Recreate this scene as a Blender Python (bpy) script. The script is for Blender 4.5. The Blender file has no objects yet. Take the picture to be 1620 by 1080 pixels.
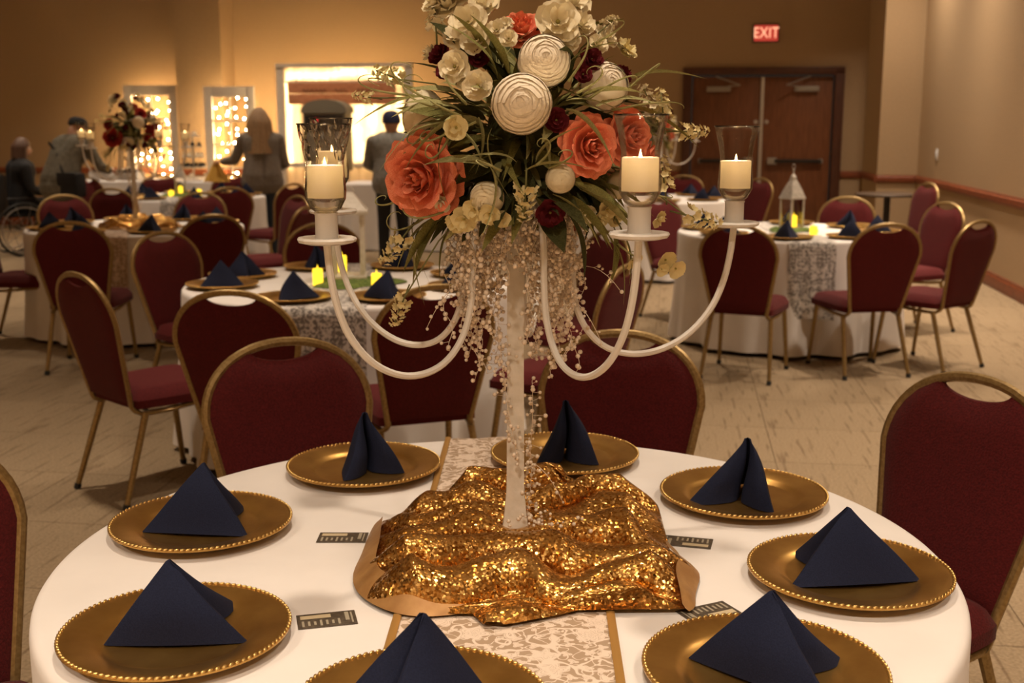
import bpy, bmesh, math, random
import numpy as np
from mathutils import Vector, Matrix, noise

PI = math.pi
random.seed(7)
SC = bpy.context.scene
COL = SC.collection

# ------------------------------------------------------------------ camera
FPX, PITCH, EYE, YAW = 1841.7, 0.1852, 1.502, 0.1422
cam_d = bpy.data.cameras.new('camera')
cam_d.sensor_fit = 'HORIZONTAL'
cam_d.sensor_width = 36.0
cam_d.lens = FPX / 1620.0 * 36.0
cam_d.clip_end = 200
cam_d.dof.use_dof = True
cam_d.dof.focus_distance = 1.85
cam_d.dof.aperture_fstop = 6.5
cam = bpy.data.objects.new('camera', cam_d)
COL.objects.link(cam)
cam.location = (0, 0, EYE)
cam.rotation_euler = (PI / 2 - PITCH, 0, 0)
SC.camera = cam

# ------------------------------------------------------------------ world, exposure
w = bpy.data.worlds.new('world')
SC.world = w
w.use_nodes = True
w.node_tree.nodes['Background'].inputs['Color'].default_value = (1.0, 0.8, 0.6, 1)
w.node_tree.nodes['Background'].inputs['Strength'].default_value = 0.02
vs = SC.view_settings
vs.view_transform = 'Standard'
vs.look = 'None'
vs.gamma = 1.0
vs.use_curve_mapping = False
vs.exposure = 0.0

# room frame: a = to the right along the back wall, b = into the room
RT = Vector((math.cos(YAW), -math.sin(YAW), 0))
FW = Vector((math.sin(YAW), math.cos(YAW), 0))
def RM(a, b, z=0.0): return RT * a + FW * b + Vector((0, 0, z))
CP, SP = math.cos(PITCH), math.sin(PITCH)
def ray(u, v):
    x = (u - 810) / FPX; y = (540 - v) / FPX
    return Vector((x, CP + y * SP, -SP + y * CP))
def atz(u, v, z):
    r = ray(u, v); return r * ((z - EYE) / r.z) + Vector((0, 0, EYE))
def atd(u, v, d):
    r = ray(u, v); return r * (d / r.y) + Vector((0, 0, EYE))
def on_back(u, v, b):
    r = ray(u, v); return r * (b / r.dot(FW)) + Vector((0, 0, EYE))
def on_right(u, v, a):
    r = ray(u, v); return r * (a / r.dot(RT)) + Vector((0, 0, EYE))

BACK_B, RIGHT_A, CEIL = 16.3, 2.9, 4.3

# ------------------------------------------------------------------ lamps in the ceiling
WARM = (1.0, 0.80, 0.60)
def downlight(a, b, power, size=0.22, spread=95):
    l = bpy.data.lights.new('downlight', 'AREA')
    l.shape = 'DISK'; l.size = size; l.energy = power; l.color = WARM; l.spread = math.radians(spread)
    o = bpy.data.objects.new('downlight', l); COL.objects.link(o)
    o.location = RM(a, b, CEIL - 0.04)
    o.rotation_euler = (0, 0, 0)
for b, p, sp in ((-1.5, 93.0, 110), (1.7, 11.0, 80), (4.5, 18.0, 74), (9.1, 25.0, 86), (12.0, 15.0, 88)):
    for a in (-8.0, -5.4, -2.8, -0.3, 1.7):
        downlight(a, b, p, spread=sp)
for a, p in ((-8.2, 22.0), (-5.6, 22.0), (-3.6, 14.0)): downlight(a, 13.8, p, spread=96)
for b in (4.5, 7.0, 9.5, 12.0, 14.0):                   # wall washers along the right wall
    downlight(2.42, b, 43.0, spread=105)

# ------------------------------------------------------------------ materials
def s2l(c):
    return c / 12.92 if c <= 0.04045 else ((c + 0.055) / 1.055) ** 2.4
def rgb(h):
    return tuple(s2l(int(h[i:i + 2], 16) / 255) for i in (0, 2, 4)) + (1.0,)
MATS = {}
def mat(name, color, rough=0.6, metal=0.0, spec=0.5, **kw):
    m = bpy.data.materials.new(name); m.use_nodes = True
    b = m.node_tree.nodes['Principled BSDF']
    b.inputs['Base Color'].default_value = color if len(color) == 4 else tuple(color) + (1,)
    b.inputs['Roughness'].default_value = rough
    b.inputs['Metallic'].default_value = metal
    b.inputs['Specular IOR Level'].default_value = spec
    for k, v in kw.items(): b.inputs[k.replace('_', ' ')].default_value = v
    MATS[name] = m
    return m
def N(m, t, **kw):
    n = m.node_tree.nodes.new(t)
    for k, v in kw.items(): setattr(n, k, v)
    return n
def L(m, a, b): m.node_tree.links.new(a, b)
def bsdf(m): return m.node_tree.nodes['Principled BSDF']
def noise_color(m, c1, c2, scale=20, detail=4, lo=0.35, hi=0.65, bump=0.0, bscale=None, stretch=None, coord='Object'):
    tc = N(m, 'ShaderNodeTexCoord')
    src = tc.outputs[coord]
    if stretch:
        mp = N(m, 'ShaderNodeMapping'); mp.inputs['Scale'].default_value = stretch
        L(m, src, mp.inputs['Vector']); src = mp.outputs['Vector']
    n = N(m, 'ShaderNodeTexNoise'); n.inputs['Scale'].default_value = scale; n.inputs['Detail'].default_value = detail
    L(m, src, n.inputs['Vector'])
    r = N(m, 'ShaderNodeValToRGB')
    r.color_ramp.elements[0].position = lo; r.color_ramp.elements[0].color = c1
    r.color_ramp.elements[1].position = hi; r.color_ramp.elements[1].color = c2
    L(m, n.outputs['Fac'], r.inputs['Fac'])
    L(m, r.outputs['Color'], bsdf(m).inputs['Base Color'])
    if bump:
        n2 = n
        if bscale:
            n2 = N(m, 'ShaderNodeTexNoise'); n2.inputs['Scale'].default_value = bscale; n2.inputs['Detail'].default_value = 3
            L(m, src, n2.inputs['Vector'])
        bp = N(m, 'ShaderNodeBump'); bp.inputs['Strength'].default_value = bump; bp.inputs['Distance'].default_value = 0.01
        L(m, n2.outputs['Fac'], bp.inputs['Height']); L(m, bp.outputs['Normal'], bsdf(m).inputs['Normal'])
    return m
def emit(name, color, strength):
    m = bpy.data.materials.new(name); m.use_nodes = True
    nt = m.node_tree; nt.nodes.remove(nt.nodes['Principled BSDF'])
    e = N(m, 'ShaderNodeEmission'); e.inputs['Color'].default_value = color; e.inputs['Strength'].default_value = strength
    L(m, e.outputs['Emission'], nt.nodes['Material Output'].inputs['Surface'])
    MATS[name] = m
    return m

# walls, floor
noise_color(mat('wall_paper', (0.4, 0.3, 0.18), 0.85, spec=0.2), (0.37, 0.262, 0.155, 1), (0.42, 0.298, 0.178, 1), 60, 3, bump=0.15)
noise_color(mat('ceiling_paint', (0.6, 0.56, 0.5), 0.9, spec=0.1), (0.55, 0.5, 0.44, 1), (0.62, 0.57, 0.5, 1), 8)
noise_color(mat('rail_wood', (0.14, 0.04, 0.018), 0.45), (0.15, 0.036, 0.012, 1), (0.24, 0.062, 0.022, 1), 9, stretch=(1, 1, 6))
noise_color(mat('door_wood', (0.16, 0.055, 0.02), 0.4), (0.15, 0.05, 0.018, 1), (0.21, 0.075, 0.028, 1), 7, stretch=(6, 6, 0.6))
noise_color(mat('frame_wood', (0.07, 0.02, 0.01), 0.4), (0.06, 0.018, 0.009, 1), (0.09, 0.028, 0.013, 1), 7, stretch=(6, 6, 0.6))
# carpet tile: loop pile with thin darker dashes woven in
m = mat('carpet', (0.3, 0.23, 0.15), 0.95, spec=0.1)
tc = N(m, 'ShaderNodeTexCoord')
n1 = N(m, 'ShaderNodeTexNoise'); n1.inputs['Scale'].default_value = 95; n1.inputs['Detail'].default_value = 5
L(m, tc.outputs['Object'], n1.inputs['Vector'])
mp = N(m, 'ShaderNodeMapping'); mp.inputs['Rotation'].default_value = (0, 0, 0.06); mp.inputs['Scale'].default_value = (46.0, 3.4, 1)
L(m, tc.outputs['Object'], mp.inputs['Vector'])
n2 = N(m, 'ShaderNodeTexNoise'); n2.inputs['Scale'].default_value = 1.0; n2.inputs['Detail'].default_value = 1
L(m, mp.outputs['Vector'], n2.inputs['Vector'])
r1 = N(m, 'ShaderNodeValToRGB')
r1.color_ramp.elements[0].position = 0.3; r1.color_ramp.elements[0].color = (0.205, 0.152, 0.094, 1)
r1.color_ramp.elements[1].position = 0.7; r1.color_ramp.elements[1].color = (0.325, 0.243, 0.156, 1)
L(m, n1.outputs['Fac'], r1.inputs['Fac'])
r2 = N(m, 'ShaderNodeValToRGB')
r2.color_ramp.elements[0].position = 0.31; r2.color_ramp.elements[0].color = (0.66, 0.62, 0.6, 1)
r2.color_ramp.elements[1].position = 0.42; r2.color_ramp.elements[1].color = (1, 1, 1, 1)
L(m, n2.outputs['Fac'], r2.inputs['Fac'])
mx = N(m, 'ShaderNodeMix', data_type='RGBA', blend_type='MULTIPLY'); mx.inputs[0].default_value = 1
L(m, r1.outputs['Color'], mx.inputs[6]); L(m, r2.outputs['Color'], mx.inputs[7])
oi = N(m, 'ShaderNodeObjectInfo')
r3 = N(m, 'ShaderNodeValToRGB')
r3.color_ramp.elements[0].color = (0.96, 0.96, 0.96, 1); r3.color_ramp.elements[1].color = (1.03, 1.03, 1.03, 1)
L(m, oi.outputs['Random'], r3.inputs['Fac'])
mx2 = N(m, 'ShaderNodeMix', data_type='RGBA', blend_type='MULTIPLY'); mx2.inputs[0].default_value = 1
L(m, mx.outputs[2], mx2.inputs[6]); L(m, r3.outputs['Color'], mx2.inputs[7])
L(m, mx2.outputs[2], bsdf(m).inputs['Base Color'])
bp = N(m, 'ShaderNodeBump'); bp.inputs['Strength'].default_value = 0.5; bp.inputs['Distance'].default_value = 0.004
L(m, n1.outputs['Fac'], bp.inputs['Height']); L(m, bp.outputs['Normal'], bsdf(m).inputs['Normal'])
mat('carpet_base', (0.2, 0.15, 0.10), 0.95, spec=0.1)

# fabrics
noise_color(mat('cloth_white', (0.84, 0.81, 0.78), 0.8, spec=0.2), (0.76, 0.73, 0.71, 1), (0.80, 0.77, 0.75, 1), 6, bump=0.08, bscale=14)
noise_color(mat('burgundy', (0.12, 0.012, 0.014), 0.85, spec=0.2, Sheen_Weight=0.04), (0.060, 0.005, 0.006, 1), (0.104, 0.009, 0.010, 1), 240, 2, bump=0.25)
noise_color(mat('navy', (0.012, 0.02, 0.07), 0.85, spec=0.2), (0.008, 0.0115, 0.031, 1), (0.012, 0.0165, 0.044, 1), 500, 2, bump=0.1)
noise_color(mat('chair_gold', (0.30, 0.20, 0.08), 0.38, 0.65), (0.26, 0.17, 0.065, 1), (0.36, 0.25, 0.105, 1), 120, 2)
mat('black_rubber', (0.012, 0.012, 0.012), 0.7)
m = noise_color(mat('plate_gold', (0.6, 0.36, 0.1), 0.3, 0.9), (0.38, 0.205, 0.05, 1), (0.55, 0.33, 0.095, 1), 14, 4, 0.3, 0.7, bump=0.06)
bsdf(m).inputs['Roughness'].default_value = 0.30
mat('bead_gold', (0.78, 0.53, 0.19), 0.28, 0.9)
mat('ribbon_gold', (0.45, 0.25, 0.07), 0.5, 0.4)
noise_color(mat('satin_tan', (0.45, 0.25, 0.09), 0.45, 0.3), (0.34, 0.17, 0.055, 1), (0.45, 0.25, 0.09, 1), 30)
noise_color(mat('white_paint', (0.72, 0.68, 0.60), 0.45), (0.66, 0.62, 0.54, 1), (0.76, 0.72, 0.65, 1), 50, 3, bump=0.1)
mat('white_gloss', (0.78, 0.76, 0.72), 0.25)
mat('frosted', (0.66, 0.62, 0.56), 0.5)

# sequins: small discs, each tilted its own way
m = mat('sequin', (0.7, 0.38, 0.09), 0.22, 0.95)
tc = N(m, 'ShaderNodeTexCoord')
vo = N(m, 'ShaderNodeTexVoronoi'); vo.inputs['Scale'].default_value = 260
L(m, tc.outputs['Object'], vo.inputs['Vector'])
sb = N(m, 'ShaderNodeVectorMath', operation='SUBTRACT'); sb.inputs[1].default_value = (0.5, 0.5, 0.5)
L(m, vo.outputs['Color'], sb.inputs[0])
sc_ = N(m, 'ShaderNodeVectorMath', operation='SCALE'); sc_.inputs['Scale'].default_value = 0.62
L(m, sb.outputs[0], sc_.inputs[0])
ge = N(m, 'ShaderNodeNewGeometry')
ad = N(m, 'ShaderNodeVectorMath', operation='ADD')
L(m, ge.outputs['Normal'], ad.inputs[0]); L(m, sc_.outputs[0], ad.inputs[1])
nm = N(m, 'ShaderNodeVectorMath', operation='NORMALIZE'); L(m, ad.outputs[0], nm.inputs[0])
L(m, nm.outputs[0], bsdf(m).inputs['Normal'])
cr = N(m, 'ShaderNodeValToRGB')
cr.color_ramp.elements[0].position = 0.1; cr.color_ramp.elements[0].color = (0.38, 0.16, 0.025, 1)
cr.color_ramp.elements[1].position = 0.9; cr.color_ramp.elements[1].color = (0.85, 0.52, 0.17, 1)
sx = N(m, 'ShaderNodeSeparateColor'); L(m, vo.outputs['Color'], sx.inputs[0])
L(m, sx.outputs[1], cr.inputs['Fac']); L(m, cr.outputs['Color'], bsdf(m).inputs['Base Color'])

# lace: cream five-petal flowers, leaves and vines on tan burlap
def lace(name, cream, tan):
    m = mat(name, cream, 0.9, spec=0.1)
    def M_(op, a, b=None, clamp=False):
        n = N(m, 'ShaderNodeMath', operation=op); n.use_clamp = clamp
        for i, q in enumerate((a, b)):
            if q is None: continue
            if isinstance(q, (int, float)): n.inputs[i].default_value = q
            else: L(m, q, n.inputs[i])
        return n.outputs[0]
    def step(x, e, soft):                               # 1 where x < e
        n = N(m, 'ShaderNodeMapRange', interpolation_type='SMOOTHSTEP')
        L(m, x, n.inputs['Value'])
        for k, q in (('From Min', e - soft), ('From Max', e + soft), ('To Min', 1.0), ('To Max', 0.0)): n.inputs[k].default_value = q
        return n.outputs[0]
    tc = N(m, 'ShaderNodeTexCoord')
    def flowers(scale, petals, r0, amp, seed):
        mp = N(m, 'ShaderNodeMapping'); mp.inputs['Location'].default_value = (seed, seed * .7, 0); mp.inputs['Scale'].default_value = (scale, scale, scale)
        L(m, tc.outputs['Object'], mp.inputs['Vector'])
        v = N(m, 'ShaderNodeTexVoronoi'); v.inputs['Scale'].default_value = 1.0; v.inputs['Randomness'].default_value = 0.45
        L(m, mp.outputs[0], v.inputs['Vector'])
        d = N(m, 'ShaderNodeVectorMath', operation='SUBTRACT'); L(m, mp.outputs[0], d.inputs[0]); L(m, v.outputs['Position'], d.inputs[1])
        sp = N(m, 'ShaderNodeSeparateXYZ'); L(m, d.outputs[0], sp.inputs[0])
        zy = M_('ADD', sp.outputs['Y'], sp.outputs['Z'])
        ang = M_('ARCTAN2', zy, sp.outputs['X'])
        cs = M_('COSINE', M_('MULTIPLY', ang, float(petals)))
        rr = M_('SUBTRACT', v.outputs['Distance'], M_('MULTIPLY', cs, amp))
        mask = step(rr, r0, .03)
        ring = M_('ABSOLUTE', M_('SINE', M_('MULTIPLY', rr, 30.0)))
        return M_('MULTIPLY', mask, M_('SUBTRACT', 1.0, M_('MULTIPLY', step(ring, .28, .12), .55)))
    f1 = flowers(17.0, 5, .36, .08, 0.0)
    f2 = flowers(41.0, 3, .30, .09, 3.3)
    def vines(scale, w):
        n = N(m, 'ShaderNodeTexNoise'); n.inputs['Scale'].default_value = scale; n.inputs['Detail'].default_value = 0.5
        L(m, tc.outputs['Object'], n.inputs['Vector'])
        return step(M_('ABSOLUTE', M_('SUBTRACT', n.outputs['Fac'], .5)), w, .012)
    tot = M_('MAXIMUM', M_('MAXIMUM', f1, f2), M_('MAXIMUM', vines(26, .030), vines(44, .022)))
    tot = M_('MAXIMUM', tot, .22)
    fin = N(m, 'ShaderNodeMix', data_type='RGBA')
    fin.inputs[6].default_value = tan; fin.inputs[7].default_value = cream
    L(m, tot, fin.inputs[0]); L(m, fin.outputs[2], bsdf(m).inputs['Base Color'])
    bp = N(m, 'ShaderNodeBump'); bp.inputs['Strength'].default_value = 0.3; bp.inputs['Distance'].default_value = 0.002
    L(m, tot, bp.inputs['Height']); L(m, bp.outputs['Normal'], bsdf(m).inputs['Normal'])
    return m
lace('lace', (0.72, 0.60, 0.50, 1), (0.30, 0.20, 0.115, 1))
lace('lace_shaded', (0.66, 0.62, 0.58, 1), (0.09, 0.078, 0.07, 1))  # same lace, with the shade seen through it put into its colours

# thin clear glass: see-through with a Fresnel gloss
def thin_glass(name, tint, boost=1.0):
    m = bpy.data.materials.new(name); m.use_nodes = True
    nt = m.node_tree; nt.nodes.remove(nt.nodes['Principled BSDF'])
    t = N(m, 'ShaderNodeBsdfTransparent'); t.inputs['Color'].default_value = tint
    g = N(m, 'ShaderNodeBsdfGlossy'); g.inputs['Roughness'].default_value = 0.03
    lw = N(m, 'ShaderNodeLayerWeight'); lw.inputs['Blend'].default_value = 0.28
    mu = N(m, 'ShaderNodeMath', operation='MULTIPLY'); mu.inputs[1].default_value = boost; mu.use_clamp = True
    L(m, lw.outputs['Fresnel'], mu.inputs[0])
    mi = N(m, 'ShaderNodeMixShader')
    L(m, mu.outputs[0], mi.inputs[0]); L(m, t.outputs[0], mi.inputs[1]); L(m, g.outputs[0], mi.inputs[2])
    L(m, mi.outputs[0], nt.nodes['Material Output'].inputs['Surface'])
    MATS[name] = m
thin_glass('glass', (0.96, 0.94, 0.92, 1), 0.75)
thin_glass('glass_rim', (0.8, 0.78, 0.75, 1), 1.6)
thin_glass('cut_glass', (0.93, 0.91, 0.89, 1), 1.5)
thin_glass('lantern_glass', (0.96, 0.95, 0.93, 1), 1.0)
def translucent(name, color, fac=0.5):
    m = bpy.data.materials.new(name); m.use_nodes = True
    nt = m.node_tree; nt.nodes.remove(nt.nodes['Principled BSDF'])
    d = N(m, 'ShaderNodeBsdfDiffuse'); d.inputs['Color'].default_value = color
    t = N(m, 'ShaderNodeBsdfTranslucent'); t.inputs['Color'].default_value = color
    mi = N(m, 'ShaderNodeMixShader'); mi.inputs[0].default_value = fac
    L(m, d.outputs[0], mi.inputs[1]); L(m, t.outputs[0], mi.inputs[2])
    L(m, mi.outputs[0], nt.nodes['Material Output'].inputs['Surface'])
    MATS[name] = m
translucent('wax', (0.98, 0.94, 0.84, 1), 0.5)
translucent('sheer', (0.9, 0.82, 0.68, 1), 0.6)
emit('flame', (1.0, 0.62, 0.22, 1), 30)
emit('bulb_glow', (1.0, 0.66, 0.31, 1), 250)
emit('led_glow', (1.0, 0.62, 0.03, 1), 2.2)
emit('exit_red', (1.0, 0.10, 0.06, 1), 0.55)
emit('exit_letter', (1.0, 0.42, 0.24, 1), 1.6)
emit('red_lamp', (1.0, 0.04, 0.05, 1), 1.2)

# flowers
def petalmat(name, c1, c2, rough=0.65):
    m = mat(name, c1, 0.85, spec=0.08, Subsurface_Weight=0.0, Subsurface_Scale=0.012)
    noise_color(m, c1, c2, 40, 3, 0.3, 0.7)
petalmat('petal_coral', (0.82, 0.19, 0.10, 1), (0.95, 0.40, 0.25, 1))
petalmat('petal_red', (0.30, 0.02, 0.02, 1), (0.42, 0.04, 0.03, 1))
petalmat('petal_cream', (0.92, 0.81, 0.62, 1), (0.96, 0.88, 0.73, 1))
petalmat('petal_ivory', (0.82, 0.72, 0.49, 1), (0.91, 0.83, 0.62, 1))
petalmat('petal_yellow', (0.66, 0.55, 0.26, 1), (0.80, 0.71, 0.42, 1))
petalmat('petal_burgundy', (0.075, 0.008, 0.012, 1), (0.14, 0.016, 0.02, 1))
petalmat('centre_green', (0.30, 0.28, 0.08, 1), (0.42, 0.36, 0.12, 1))
petalmat('leaf_olive', (0.15, 0.15, 0.045, 1), (0.27, 0.25, 0.085, 1))
petalmat('leaf_dark', (0.04, 0.044, 0.016, 1), (0.085, 0.085, 0.034, 1))
petalmat('leaf_pale', (0.26, 0.25, 0.10, 1), (0.38, 0.36, 0.17, 1))
mat('stem', (0.16, 0.16, 0.05), 0.6)
mat('pearl', (0.82, 0.70, 0.56), 0.22, spec=0.7, Coat_Weight=0.5)
noise_color(mat('moss', (0.10, 0.16, 0.03), 0.95), (0.06, 0.10, 0.02, 1), (0.17, 0.23, 0.05, 1), 60, 3, bump=0.6)
# misc
mat('silver', (0.55, 0.54, 0.52), 0.35, 0.8)
mat('closer_grey', (0.34, 0.31, 0.27), 0.5, 0.3)
mat('dark_metal', (0.03, 0.025, 0.022), 0.45, 0.4)
noise_color(mat('lantern_metal', (0.5, 0.48, 0.44), 0.45, 0.4), (0.42, 0.40, 0.36, 1), (0.56, 0.53, 0.48, 1), 40)
mat('plastic_white', (0.75, 0.78, 0.82), 0.4)
noise_color(mat('card_brown', (0.07, 0.055, 0.04), 0.5), (0.055, 0.042, 0.03, 1), (0.10, 0.078, 0.055, 1), 120)
mat('card_print', (0.36, 0.32, 0.24), 0.5)
mat('card_photo', (0.55, 0.46, 0.30), 0.5)
noise_color(mat('sign_wood', (0.6, 0.25, 0.13), 0.7), (0.55, 0.22, 0.11, 1), (0.68, 0.32, 0.17, 1), 12, stretch=(1, 1, 8))
mat('sign_ink', (0.12, 0.04, 0.02), 0.7)
mat('grey_box', (0.20, 0.19, 0.15), 0.6)
mat('black_item', (0.012, 0.012, 0.014), 0.5)
mat('table_laminate', (0.22, 0.13, 0.07), 0.4)
mat('table_dark', (0.06, 0.035, 0.02), 0.5)
mat('skin', (0.48, 0.27, 0.18), 0.55, Subsurface_Weight=0.1)
noise_color(mat('jacket_olive', (0.13, 0.115, 0.085), 0.9), (0.105, 0.095, 0.07, 1), (0.16, 0.145, 0.11, 1), 30, bump=0.2)
noise_color(mat('cardigan_grey', (0.17, 0.145, 0.12), 0.95), (0.14, 0.12, 0.10, 1), (0.21, 0.18, 0.15, 1), 60, bump=0.3)
noise_color(mat('jacket_grey', (0.22, 0.22, 0.21), 0.9), (0.19, 0.19, 0.18, 1), (0.26, 0.26, 0.25, 1), 30)
mat('jeans', (0.02, 0.03, 0.05), 0.9)
mat('black_cloth', (0.010, 0.010, 0.012), 0.9)
mat('beanie_blue', (0.02, 0.025, 0.07), 0.9)
noise_color(mat('hair_light', (0.28, 0.17, 0.085), 0.6), (0.20, 0.115, 0.055, 1), (0.36, 0.23, 0.12, 1), 40, stretch=(6, 6, 0.6))
noise_color(mat('hair_brown', (0.10, 0.05, 0.03), 0.6), (0.07, 0.035, 0.02, 1), (0.13, 0.065, 0.04, 1), 40, stretch=(6, 6, 0.6))
mat('yellow_cloth', (0.70, 0.42, 0.08), 0.7)
mat('eye_white', (0.8, 0.78, 0.75), 0.3)
mat('lip', (0.4, 0.15, 0.12), 0.5)

# ------------------------------------------------------------------ mesh helpers
class MB:
    def __init__(s): s.v, s.f, s.m = [], [], []
    def add(s, vs_, fs, mi=0, M=None):
        o = len(s.v)
        s.v += [tuple(M @ Vector(q)) for q in vs_] if M is not None else [tuple(q) for q in vs_]
        s.f += [tuple(i + o for i in f) for f in fs]
        s.m += [mi] * len(fs)
        return s
    def box(s, c, d, mi=0, M=None, bev=0.0):
        cx, cy, cz = c; hx, hy, hz = d[0] / 2, d[1] / 2, d[2] / 2
        if bev <= 0:
            vs_ = [(cx + i * hx, cy + j * hy, cz + k * hz) for k in (-1, 1) for j in (-1, 1) for i in (-1, 1)]
            fs = [(0, 2, 3, 1), (4, 5, 7, 6), (0, 1, 5, 4), (2, 6, 7, 3), (0, 4, 6, 2), (1, 3, 7, 5)]
            return s.add(vs_, fs, mi, M)
        b = min(bev, hx * .9, hy * .9, hz * .9)
        bm = bmesh.new(); bmesh.ops.create_cube(bm, size=1)
        for v in bm.verts: v.co = Vector((cx + v.co.x * 2 * hx, cy + v.co.y * 2 * hy, cz + v.co.z * 2 * hz))
        bmesh.ops.bevel(bm, geom=bm.edges[:], offset=b, segments=2, affect='EDGES', profile=0.6)
        bm.verts.index_update()
        s.add([v.co.copy() for v in bm.verts], [tuple(v.index for v in f.verts) for f in bm.faces], mi, M)
        bm.free(); return s
    def tube(s, pts, r, n=8, mi=0, closed=False, M=None, ry=None, up=None):
        P = [Vector(p) for p in pts]; K = len(P)
        rr = r if isinstance(r, (list, tuple)) else [r] * K
        T = []
        for i in range(K):
            a = P[(i - 1) % K] if closed or i > 0 else P[i]
            b = P[(i + 1) % K] if closed or i < K - 1 else P[i]
            t = b - a
            T.append(t.normalized() if t.length > 1e-9 else Vector((0, 0, 1)))
        u = Vector(up) if up else (Vector((0, 0, 1)) if abs(T[0].z) < .9 else Vector((1, 0, 0)))
        vs_, fs = [], []
        for i in range(K):
            u = (u - T[i] * u.dot(T[i]))
            u = u.normalized() if u.length > 1e-6 else T[i].orthogonal().normalized()
            w_ = T[i].cross(u)
            for k in range(n):
                a = 2 * PI * (k + .5) / n
                vs_.append(P[i] + u * (math.cos(a) * rr[i]) + w_ * (math.sin(a) * (rr[i] if ry is None else ry)))
        for i in range(K if closed else K - 1):
            j = (i + 1) % K
            for k in range(n):
                l = (k + 1) % n
                fs.append((i * n + k, i * n + l, j * n + l, j * n + k))
        if not closed:
            fs.append(tuple(range(n))[::-1]); fs.append(tuple((K - 1) * n + k for k in range(n)))
        return s.add(vs_, fs, mi, M)
    def lathe(s, prof, n=24, mi=0, M=None, wob=None):
        vs_, fs = [], []
        K = len(prof)
        for i, (r, z) in enumerate(prof):
            for k in range(n):
                a = 2 * PI * k / n
                q = r * (wob(a, i) if wob else 1)
                vs_.append((q * math.cos(a), q * math.sin(a), z))
        for i in range(K - 1):
            for k in range(n):
                l = (k + 1) % n
                fs.append((i * n + k, i * n + l, (i + 1) * n + l, (i + 1) * n + k))
        if prof[0][0] > 1e-6: fs.append(tuple(range(n))[::-1])
        if prof[-1][0] > 1e-6: fs.append(tuple((K - 1) * n + k for k in range(n)))
        return s.add(vs_, fs, mi, M)
    def grid(s, fn, nu, nv, mi=0, M=None, wrap=False):
        vs_ = [fn(i / (nu - (0 if wrap else 1)), j / (nv - 1)) for j in range(nv) for i in range(nu)]
        fs = []
        for j in range(nv - 1):
            for i in range(nu if wrap else nu - 1):
                k = (i + 1) % nu
                fs.append((j * nu + i, j * nu + k, (j + 1) * nu + k, (j + 1) * nu + i))
        return s.add(vs_, fs, mi, M)
    def ball(s, c, r, n=8, k=5, mi=0, M=None):
        rx, ry, rz = r if isinstance(r, (tuple, list)) else (r, r, r)
        vs_ = [(c[0], c[1], c[2] - rz)]
        for j in range(1, k):
            t = -PI / 2 + PI * j / k
            for i in range(n):
                a = 2 * PI * i / n
                vs_.append((c[0] + rx * math.cos(t) * math.cos(a), c[1] + ry * math.cos(t) * math.sin(a), c[2] + rz * math.sin(t)))
        vs_.append((c[0], c[1], c[2] + rz))
        fs = [(0, 1 + (i + 1) % n, 1 + i) for i in range(n)]
        for j in range(k - 2):
            for i in range(n):
                a = 1 + j * n + i; b = 1 + j * n + (i + 1) % n
                fs.append((a, b, b + n, a + n))
        t = len(vs_) - 1; o = 1 + (k - 2) * n
        fs += [(o + i, o + (i + 1) % n, t) for i in range(n)]
        return s.add(vs_, fs, mi, M)
    def prism(s, pts, z0, z1, mi=0, M=None):
        n = len(pts)
        vs_ = [(x, y, z0) for x, y in pts] + [(x, y, z1) for x, y in pts]
        fs = [tuple(range(n))[::-1], tuple(range(n, 2 * n))] + [(i, (i + 1) % n, n + (i + 1) % n, n + i) for i in range(n)]
        return s.add(vs_, fs, mi, M)
    def mesh(s, name, mats, smooth=True, angle=40):
        me = bpy.data.meshes.new(name)
        me.from_pydata(s.v, [], s.f)
        for q in (mats if isinstance(mats, (list, tuple)) else [mats]): me.materials.append(MATS[q])
        if any(s.m): me.polygons.foreach_set('material_index', s.m)
        if smooth:
            me.polygons.foreach_set('use_smooth', [True] * len(s.f))
            if angle < 180: me.set_sharp_from_angle(angle=math.radians(angle))
        me.update()
        return me
    def build(s, name, mats, parent=None, smooth=True, angle=40, loc=None, rot=None):
        return link(name, s.mesh(name, mats, smooth, angle), parent, loc, rot)
def link(name, me, parent=None, loc=None, rot=None, scale=None):
    o = bpy.data.objects.new(name, me); COL.objects.link(o)
    if parent: o.parent = parent
    if loc is not None: o.location = loc
    if rot is not None: o.rotation_euler = rot
    if scale is not None: o.scale = scale if isinstance(scale, (tuple, list)) else (scale,) * 3
    return o
def tag(o, label, cat, group=None, kind=None):
    o['label'] = label; o['category'] = cat
    if group: o['group'] = group
    if kind: o['kind'] = kind
    return o
def thing(name, label, cat, loc=(0, 0, 0), rotz=0.0, group=None, kind=None):
    o = bpy.data.objects.new(name, None); COL.objects.link(o)
    o.empty_display_size = 0.05
    o.location = loc; o.rotation_euler = (0, 0, rotz)
    return tag(o, label, cat, group, kind)
def struct(o): o['kind'] = 'structure'; return o
def copy_tree(o, parent=None):
    c = o.copy(); COL.objects.link(c)
    c.parent = parent
    for ch in o.children: copy_tree(ch, c)
    return c
def dup(o, loc, rotz=0.0, label=None, group=None, scale=None):
    c = copy_tree(o); c.location = loc; c.rotation_euler = (0, 0, rotz)
    if label: c['label'] = label
    if group: c['group'] = group
    if scale: c.scale = (scale,) * 3
    return c
def align(z, roll=0.0, x=None):
    z = Vector(z).normalized()
    q = Vector((0, 0, 1)).rotation_difference(z)
    return q.to_matrix().to_4x4() @ Matrix.Rotation(roll, 4, 'Z')
RZ = -YAW

# ================================================================== THE ROOM
A0, B0 = -11.0, -3.0
def room_obj(mb, name, mats, parent=None, smooth=False, angle=40):
    o = mb.build(name, mats, parent, smooth, angle)
    if parent is None: o.rotation_euler = (0, 0, RZ); struct(o)
    return o
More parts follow.
